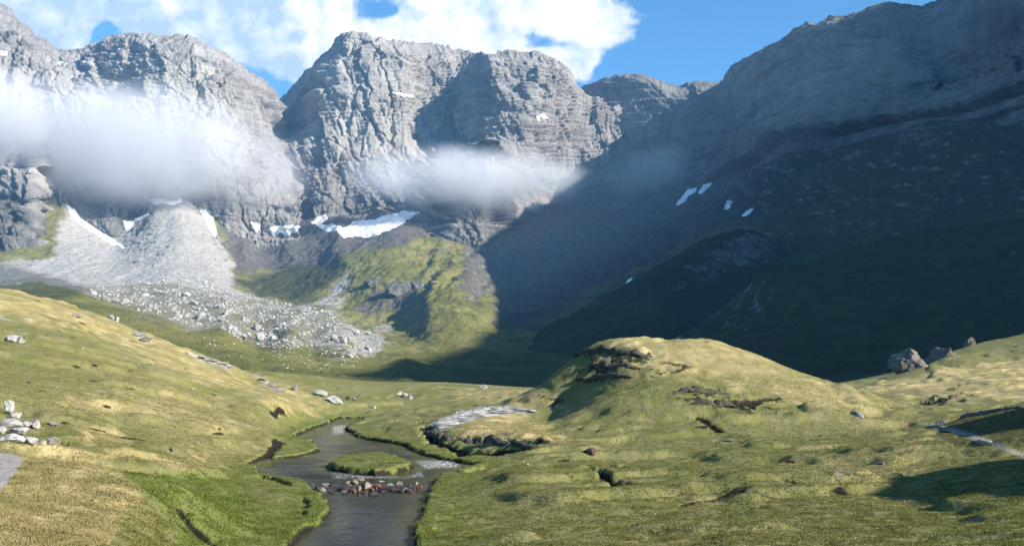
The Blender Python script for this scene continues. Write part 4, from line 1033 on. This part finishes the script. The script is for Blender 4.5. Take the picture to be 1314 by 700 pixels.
tag(mesh_from('rubble', np.concatenate(Vs), np.concatenate(Fs), M_FAR, False), 'countless small stones strewn over the boulder field below the cliffs', 'rubble', kind='stuff')

# crags on the lit spur
def vcrag(px, py, w, h, label, seed, depth=1.0, mat=None, tilt=(0, 0), rz=0.0):
    p = on_valley(px, py); sc = p[1] / F
    V, Fc = rock_shape(seed, 5, 16, .34)
    o = mesh_from('crag', V, Fc, mat or M_CRAG, True)
    o.scale = (w * sc / 2, w * sc / 2 * depth, h * sc * .55); o.rotation_euler = (tilt[0], tilt[1], rz)
    o.location = (p[0], p[1] + w * sc * .2 * depth, p[2] + h * sc * .1)
    tag(o, label, 'crag', 'crags on the green spur')
vcrag(478, 368, 28, 20, 'dark crag on the left, standing out of the green spur', 401)
vcrag(512, 378, 46, 28, 'largest dark crag in the middle of the green spur', 402)
vcrag(533, 372, 22, 20, 'ribbed dark crag right against the largest crag on the spur', 403)

# ------------------------------------------------------------------ SNOW PATCHES (laid on the terrain they rest on)
def up2(A, k):
    H, W = A.shape[:2]
    ii = np.linspace(0, H - 1, (H - 1) * k + 1); jj = np.linspace(0, W - 1, (W - 1) * k + 1)
    i0 = np.minimum(ii.astype(int), H - 2); j0 = np.minimum(jj.astype(int), W - 2)
    a = (ii - i0)[:, None, None]; b = (jj - j0)[None, :, None]
    return A[i0][:, j0] * (1 - a) * (1 - b) + A[i0 + 1][:, j0] * a * (1 - b) + A[i0][:, j0 + 1] * (1 - a) * b + A[i0 + 1][:, j0 + 1] * a * b
def snow(poly, sheets, label, lift=2.0, smooth_it=6):
    poly = np.asarray(poly, float)
    Vs, Fs, off = [], [], 0
    best = None
    lo, hi = poly.min(0) - 6, poly.max(0) + 6
    # a fine front surface: for every sample take whichever sheet is nearest to the viewer
    n = int(np.clip((hi - lo).max() * 1.6, 24, 220))
    gx = np.arange(lo[0], hi[0], .45); gy = np.arange(lo[1], hi[1], .45)
    D = np.full((len(gy), len(gx)), 1e9); Pq = np.zeros((len(gy), len(gx), 3))
    for S in sheets:
        sx, sy = proj(S)
        c = np.where(((sx > lo[0] - 4) & (sx < hi[0] + 4) & (sy > lo[1] - 4) & (sy < hi[1] + 4)).any(0))[0]
        r = np.where(((sx > lo[0] - 4) & (sx < hi[0] + 4) & (sy > lo[1] - 4) & (sy < hi[1] + 4)).any(1))[0]
        if len(c) < 2 or len(r) < 2: continue
        sub = up2(S[r[0]:r[-1] + 1, c[0]:c[-1] + 1], 4)
        qx, qy = proj(sub)
        ix = np.round((qx - lo[0]) / .45).astype(int).ravel(); iy = np.round((qy - lo[1]) / .45).astype(int).ravel()
        ok = (ix >= 0) & (iy >= 0) & (ix < len(gx)) & (iy < len(gy))
        pts = sub.reshape(-1, 3)[ok]; ix, iy = ix[ok], iy[ok]
        order = np.argsort(-pts[:, 1])
        buf = np.full(D.shape, 1e9); buf[iy[order], ix[order]] = pts[order, 1]
        D = np.minimum(D, buf)
    # fill holes and smooth the depth
    for _ in range(40):
        bad = D > 1e8
        if not bad.any(): break
        acc = np.zeros_like(D); cnt = np.zeros_like(D)
        for dy, dx in ((0, 1), (0, -1), (1, 0), (-1, 0)):
            s = np.roll(np.roll(D, dy, 0), dx, 1); g = s < 1e8
            acc += np.where(g, s, 0); cnt += g
        D = np.where(bad & (cnt > 0), acc / np.maximum(cnt, 1), D)
    for _ in range(smooth_it if len(gx) > 60 else 12):
        Dm = (D + np.roll(D, 1, 0) + np.roll(D, -1, 0) + np.roll(D, 1, 1) + np.roll(D, -1, 1)) / 5
        D = np.minimum(Dm, D + 1.5)
    GX, GY = np.meshgrid(gx, gy)
    Pn = unproj(GX, GY, D - lift)
    jit = fbm(GX / 9, GY / 9, GX * 0 + 3, 4)
    sd = polysd(GX, GY, poly) + jit * min(3.2, .16 * (poly.max(0) - poly.min(0)).min())
    inside = sd > 0
    f = gridfaces(len(gy), len(gx))
    f = f[inside.ravel()[f].all(1)]
    if len(f) < 2: return None
    back = unproj(GX, GY, D + 3)
    thick = sstep(0, 2.5, sd)[..., None]
    Pn = back * (1 - thick) * .35 + Pn * (1 - (1 - thick) * .35)
    used = np.unique(f); rm = np.full(GX.size, -1); rm[used] = np.arange(len(used)); f = rm[f]
    V = np.concatenate([Pn.reshape(-1, 3)[used], back.reshape(-1, 3)[used] + [0, 4, -2]]); m = len(used)
    e = np.concatenate([f[:, [0, 1]], f[:, [1, 2]], f[:, [2, 3]], f[:, [3, 0]]])
    key = np.sort(e, 1); _, inv, cn = np.unique(key, axis=0, return_inverse=True, return_counts=True)
    be = e[cn[inv.ravel()] == 1]
    side = np.stack([be[:, 1], be[:, 0], be[:, 0] + m, be[:, 1] + m], 1)
    o = mesh_from('snow_patch', V, np.concatenate([f, f[:, ::-1] + m, side]), M_SNOW, True)
    return tag(o, label, 'snow patch', 'old snow patches under the cliffs')
ALL = [PV, PL, PM, PB, PR]
snow([(183, 249), (190, 252), (207, 256), (213, 255), (222, 258), (234, 254), (233, 260), (222, 264), (210, 261), (198, 263), (190, 257)], ALL, 'white snow band across the top of the main scree cone')
snow([(159, 284), (172, 280), (191, 273), (191, 276), (175, 284), (164, 297), (159, 297)], ALL, 'short snow wedge on the left flank of the main scree cone')
snow([(255, 266), (263, 269), (273, 278), (279, 301), (275, 304), (267, 290), (259, 276)], ALL, 'narrow snow tongue on the right flank of the main scree cone')
snow([(84, 261), (98, 270), (104, 280), (119, 290), (141, 304), (162, 318), (158, 321), (140, 311), (119, 299), (99, 285), (88, 272)], ALL, 'long thin snow streak running down left of the main scree cone')
snow([(318, 281), (328, 286), (342, 292), (355, 289), (387, 289), (381, 297), (365, 303), (360, 299), (352, 303), (345, 295), (335, 291), (328, 300)], ALL, 'toothed snow band under the cliff between the scree cone and the big snowfield')
snow([(397, 285), (416, 274), (421, 280), (412, 288), (428, 287), (440, 292), (455, 284), (480, 281), (500, 274), (520, 270), (538, 272), (525, 283), (505, 293), (485, 301), (470, 306), (455, 303), (440, 305), (432, 297), (420, 298), (408, 291)], ALL, 'largest snowfield, lying sunlit at the foot of the central peak')
snow([(865, 265), (883, 241), (895, 240), (889, 250), (872, 263)], ALL, 'larger of the two slanting blue snow patches in the shaded corrie')
snow([(893, 251), (902, 237), (914, 234), (906, 244), (897, 252)], ALL, 'smaller of the two slanting blue snow patches in the shaded corrie')
snow([(928, 268), (933, 257), (942, 257), (935, 269)], ALL, 'small triangular snow patch right of the slanting pair in the shade')
snow([(952, 277), (958, 269), (969, 265), (963, 274), (955, 278)], ALL, 'small lowest snow patch in the shade, right of the triangular one')
snow([(-2, 65), (9, 66), (9, 71), (-2, 72)], ALL, 'small snow spot high on the mountain at the left edge')
snow([(97, 81), (105, 77), (112, 79), (109, 83), (101, 84)], ALL, 'small white snow spot in the notch above the left mist bank')
snow([(145, 63), (152, 62), (159, 64), (155, 66), (148, 66)], ALL, 'thin snow spot near the top of the rounded left mountain')
snow([(72, 80), (79, 78), (84, 82), (78, 85)], ALL, 'tiny snow spot left of the notch above the left mist bank')
snow([(500, 118), (515, 119), (531, 122), (532, 125), (515, 124)], ALL, 'thin snow ledge across the sunlit face of the central peak')
snow([(687, 150), (696, 146), (701, 149), (707, 154), (699, 153), (690, 155)], ALL, 'small snow spot under the right shoulder of the central peak')
snow([(796, 369), (808, 356), (814, 355), (808, 363), (800, 370)], ALL, 'small pale snow patch low in the shaded corrie above the dark spur')

# ------------------------------------------------------------------ GRASS (foreground turf)
M_GRASS, nt = newmat('grass_blades'); k = NT(nt)
c = k.mix(k.attr('straw'), k.mix(k.attr('tone'), (0.079, 0.095, 0.019), (0.162, 0.153, 0.040)), k.mix(k.attr('tone'), (0.207, 0.169, 0.068), (0.343, 0.283, 0.142)))
c = k.mix(k.attr('lush'), c, k.mix(k.attr('tone'), (0.054, 0.094, 0.011), (0.098, 0.139, 0.020)))
b = k.n('ShaderNodeBsdfPrincipled'); k.setin(b.inputs['Base Color'], c); b.inputs['Roughness'].default_value = .8; b.inputs['Specular IOR Level'].default_value = .1
tr = k.n('ShaderNodeBsdfTranslucent'); k.setin(tr.inputs[0], c)
mx = k.n('ShaderNodeMixShader'); mx.inputs[0].default_value = .3; k.link(b.outputs[0], mx.inputs[1]); k.link(tr.outputs[0], mx.inputs[2])
o_ = k.n('ShaderNodeOutputMaterial'); k.link(mx.outputs[0], o_.inputs[0])
NT_ = 330000
r3 = np.random.default_rng(11)
gy_ = np.exp(r3.uniform(math.log(17), math.log(90), NT_ * 2)); gu = r3.uniform(-.66, .66, NT_ * 2); gxx = gu * gy_
sd_ = samp(dirt_shade, gxx, gy_) + samp(gravel, gxx, gy_) * 1.5 + samp(stone, gxx, gy_) * 1.2 + 2.0 * (samp(wat, gxx, gy_) > -.12)
clump = fbm(gxx / .8, gy_ / .8, gxx * 0 + 2, 3)
keep = (sd_ < .55) & (r3.random(NT_ * 2) < .55 + clump * 1.2)
gxx, gy_, clump = gxx[keep][:NT_], gy_[keep][:NT_], clump[keep][:NT_]
n = len(gxx); g0 = samp(Z, gxx, gy_)
st_, lu_ = samp(straw, gxx, gy_), samp(lush, gxx, gy_)
tone = np.clip(.5 + .7 * fbm(gxx / 1.4, gy_ / 1.4, gxx * 0 + 8, 3) + r3.normal(0, .12, n), 0, 1)
B = 3
hh = .65 * (.045 + .05 * r3.random((n, B)) + .07 * lu_[:, None] * r3.random((n, B)) + .05 * st_[:, None] * r3.random((n, B))) * (1 + .8 * np.clip(clump, -.6, 1))[:, None]
ww = .010 + .012 * r3.random((n, B)) + gy_[:, None] * 1.6e-4
an = r3.uniform(0, 6.28, (n, B)); le = r3.uniform(.1, .75, (n, B)); la = r3.uniform(0, 6.28, (n, B))
bx = gxx[:, None] + r3.normal(0, .045, (n, B)); by = gy_[:, None] + r3.normal(0, .045, (n, B)); bz = g0[:, None] - .015 + 0 * bx
v0 = np.stack([bx - np.cos(an) * ww, by - np.sin(an) * ww, bz], -1); v1 = np.stack([bx + np.cos(an) * ww, by + np.sin(an) * ww, bz], -1)
v2 = np.stack([bx + np.cos(la) * le * hh, by + np.sin(la) * le * hh, bz + hh], -1)
GV = np.stack([v0, v1, v2], 2).reshape(-1, 3)
rep = lambda a: np.repeat(a, B * 3)
tag(mesh_from('grass', GV, np.arange(len(GV)).reshape(-1, 3), M_GRASS, False, {'straw': rep(np.clip(st_ + r3.normal(0, .18, n), 0, 1)), 'lush': rep(lu_), 'tone': rep(tone)}), 'short green and straw coloured grass on the near meadow', 'grass', kind='stuff')

# ------------------------------------------------------------------ MIST BANKS
def mist(cpx, cpy, Y, rpx, rpy, ry, dens, seed, label, tilt=0.0, thr=.42, tint=(1, 1, 1), noise_m=120.0):
    c = unproj(cpx, cpy, Y); a, b = rpx * Y / F, rpy * Y / F
    m, nt = newmat('mist_vapour'); k = NT(nt)
    tc = k.n('ShaderNodeTexCoord').outputs['Object']
    ln = k.n('ShaderNodeVectorMath', operation='LENGTH'); k.link(tc, ln.inputs[0])
    p = k.n('ShaderNodeVectorMath', operation='MULTIPLY'); k.link(tc, p.inputs[0]); p.inputs[1].default_value = (a / noise_m, ry / noise_m, b / noise_m)
    p2 = k.n('ShaderNodeVectorMath', operation='ADD'); k.link(p.outputs[0], p2.inputs[0]); p2.inputs[1].default_value = (seed, seed * .7, 0)
    nz = k.noise(p2.outputs[0], 1.0, 5, .55, .25)
    body = k.math('SUBTRACT', 1.0, k.math('POWER', ln.outputs[1], 1.6))
    v = k.math('ADD', body, k.math('MULTIPLY', k.math('SUBTRACT', nz, .5), 1.5))
    dn = k.smooth(v, thr - .30, thr + .65, 0, dens)
    dn = k.math('MULTIPLY', dn, k.smooth(ln.outputs[1], 1.0, .75))
    vp = k.n('ShaderNodeVolumePrincipled'); k.setin(vp.inputs['Color'], tint); k.setin(vp.inputs['Density'], dn); vp.inputs['Anisotropy'].default_value = 0.0
    o = k.n('ShaderNodeOutputMaterial'); k.link(vp.outputs[0], o.inputs['Volume'])
    V, Fc = ICO[4]
    ob = mesh_from('mist_bank', V, Fc, m, True)
    ob.location = c; ob.scale = (a, ry, b); ob.rotation_euler = (0, tilt, 0)
    tag(ob, label, 'mist bank', 'mist banks in front of the cliffs', 'thing')
    return ob
mist(120, 176, 2010, 350, 100, 170, .0138, 3.0, 'broad white mist bank hanging before the left mountain', .15, .34, (.84, .84, .87), 250.0)
mist(602, 228, 2030, 184, 53, 120, .017, 9.0, 'small white mist bank hanging in front of the central peak', .05, .34, (.84, .84, .87), 165.0)
mist(826, 222, 2100, 78, 44, 90, .004, 15.0, 'faint bluish mist wisp in the shade right of the central peak', -.2, .38)

# ------------------------------------------------------------------ AIR
HZ, nt = newmat('valley_air'); k = NT(nt)
vp = k.n('ShaderNodeVolumePrincipled'); vp.inputs['Color'].default_value = (.26, .55, 1, 1); vp.inputs['Density'].default_value = .00006; vp.inputs['Anisotropy'].default_value = .0
o = k.n('ShaderNodeOutputMaterial'); k.link(vp.outputs[0], o.inputs['Volume'])
x0, x1, y0, y1, z0, z1 = -2600, 2300, -700, 3700, -60, 1250
V = [(x0, y0, z0), (x1, y0, z0), (x1, y1, z0), (x0, y1, z0), (x0, y0, z1), (x1, y0, z1), (x1, y1, z1), (x0, y1, z1)]
hz = mesh_from('haze', V, [(0, 3, 2, 1), (4, 5, 6, 7), (0, 1, 5, 4), (1, 2, 6, 5), (2, 3, 7, 6), (3, 0, 4, 7)], HZ, False)
hz['kind'] = 'stuff'; hz['label'] = 'thin blue haze filling the valley air'; hz['category'] = 'haze'

# ------------------------------------------------------------------ LIGHT
SUN_A, SUN_E = R(28), R(26)          # azimuth turned from +x towards the viewer's back
sdir = Vector((math.cos(SUN_A) * math.cos(SUN_E), -math.sin(SUN_A) * math.cos(SUN_E), math.sin(SUN_E)))
ld = bpy.data.lights.new('sun', 'SUN'); ld.energy = 5.0; ld.angle = R(.5); ld.color = (1, .93, .82)
lo = bpy.data.objects.new('sun', ld); COL.objects.link(lo)
lo.rotation_euler = sdir.to_track_quat('Z', 'Y').to_euler()

w = bpy.data.worlds.new('World'); scene.world = w; w.use_nodes = True
nt = w.node_tree
for n_ in list(nt.nodes): nt.nodes.remove(n_)
k = NT(nt)
sky = k.n('ShaderNodeTexSky', sky_type='NISHITA'); sky.sun_disc = False
sky.sun_elevation = SUN_E; sky.sun_rotation = math.atan2(sdir.x, sdir.y)
sky.altitude = 1900; sky.air_density = 1.0; sky.dust_density = .6; sky.ozone_density = 2.0
tc = k.n('ShaderNodeTexCoord').outputs['Generated']
sx = k.n('ShaderNodeSeparateXYZ'); k.link(tc, sx.inputs[0])
yv = k.math('MAXIMUM', sx.outputs[1], .02)
U = k.math('DIVIDE', sx.outputs[0], yv); S = k.math('DIVIDE', sx.outputs[2], yv)
cv = k.n('ShaderNodeCombineXYZ'); k.link(U, cv.inputs[0]); k.link(S, cv.inputs[1])
wp = k.n('ShaderNodeTexNoise'); k.link(cv.outputs[0], wp.inputs['Vector']); wp.inputs['Scale'].default_value = 9; wp.inputs['Detail'].default_value = 5
wv = k.n('ShaderNodeVectorMath', operation='MULTIPLY_ADD'); k.link(wp.outputs['Color'], wv.inputs[0]); wv.inputs[1].default_value = (.07, .045, 0); k.link(cv.outputs[0], wv.inputs[2])
wsx = k.n('ShaderNodeSeparateXYZ'); k.link(wv.outputs[0], wsx.inputs[0])
U0, S0 = U, S
U = k.math('SUBTRACT', wsx.outputs[0], .035); S = k.math('SUBTRACT', wsx.outputs[1], .0225)
nA = k.noise(cv.outputs[0], 7.0, 10, .62, .2); nB = k.noise(cv.outputs[0], 26.0, 8, .62, .2)
blobs = [(50, 5, 95, 38, 1.5), (95, 40, 34, 26, .9), (30, 30, 60, 30, .6), (225, 18, 66, 34, 1.0), (330, 15, 130, 64, 1.5), (390, 60, 55, 46, 1.0), (280, 60, 60, 22, .6), (575, 30, 70, 46, 1.4), (530, 55, 70, 20, .6), (630, 62, 40, 17, .8), (705, 12, 100, 36, 1.25), (765, 42, 50, 28, 1.1), (690, 76, 75, 10, .9), (740, 88, 34, 18, .9),
         (146, 30, 18, 18, -.5), (500, 10, 22, 13, -.4), (668, 48, 20, 6, -.1), (800, 95, 40, 20, -.6)]
acc = None
for (bx_, by_, ra, rb_, wt) in blobs:
    u0, s0 = ray(bx_, by_)
    du = k.math('DIVIDE', k.math('SUBTRACT', U, float(u0)), ra / F); ds = k.math('DIVIDE', k.math('SUBTRACT', S, float(s0)), rb_ / F)
    e = k.math('EXPONENT', k.math('MULTIPLY', k.math('ADD', k.math('MULTIPLY', du, du), k.math('MULTIPLY', ds, ds)), -1.0))
    e = k.math('MULTIPLY', e, wt)
    acc = e if acc is None else k.math('ADD', acc, e)
cv2 = k.n('ShaderNodeVectorMath', operation='ADD'); k.link(cv.outputs[0], cv2.inputs[0]); cv2.inputs[1].default_value = (.014, .016, 0)
nL = k.noise(cv2.outputs[0], 7.0, 10, .62, .2); nM = k.noise(cv2.outputs[0], 26.0, 8, .62, .2)
fld = k.math('ADD', acc, k.math('MULTIPLY', k.math('SUBTRACT', nA, .5), 1.3))
fld = k.math('ADD', fld, k.math('MULTIPLY', k.math('SUBTRACT', nB, .5), .7))
mask = k.math('MULTIPLY', k.smooth(fld, .34, .64), k.smooth(sx.outputs[1], .2, .4))
shade = k.smooth(k.math('ADD', k.noise(cv.outputs[0], 6.5, 8, .6), k.math('MULTIPLY', U, .35)), .30, .62)
puff = k.math('ADD', k.math('MULTIPLY', k.math('SUBTRACT', nA, nL), 3.0), k.math('MULTIPLY', k.math('SUBTRACT', nB, nM), 1.6))  # side light on the cloud puffs, put into the sky colour
shade = k.math('MULTIPLY', k.math('ADD', shade, k.math('ADD', puff, .15), clamp=True), k.smooth(fld, .45, 1.1, .7, 1.0))
cc = k.mix(shade, (.48, .64, .85), (1.08, 1.08, 1.08))
skt = k.mix(1.0, sky.outputs[0], (.62, 1.18, 1.38), 'MULTIPLY')
b1 = k.n('ShaderNodeBackground'); k.link(skt, b1.inputs[0]); b1.inputs[1].default_value = .07
b2 = k.n('ShaderNodeBackground'); k.link(cc, b2.inputs[0]); b2.inputs[1].default_value = .45
ms = k.n('ShaderNodeMixShader'); k.link(mask, ms.inputs[0]); k.link(b1.outputs[0], ms.inputs[1]); k.link(b2.outputs[0], ms.inputs[2])
wo_ = k.n('ShaderNodeOutputWorld'); k.link(ms.outputs[0], wo_.inputs[0])

# ------------------------------------------------------------------ RENDER SETTINGS
vs = scene.view_settings
vs.view_transform = 'Standard'; vs.look = 'None'; vs.gamma = 1; vs.use_curve_mapping = False
vs.exposure = 1.36
cy_ = scene.cycles
cy_.use_denoising = True
cy_.max_bounces = 8; cy_.diffuse_bounces = 3; cy_.glossy_bounces = 3; cy_.transmission_bounces = 2; cy_.volume_bounces = 4; cy_.transparent_max_bounces = 8
cy_.volume_step_rate = 1.0; cy_.volume_max_steps = 256
scene.render.resolution_x, scene.render.resolution_y = 1024, 545
print('boulders', bcount)
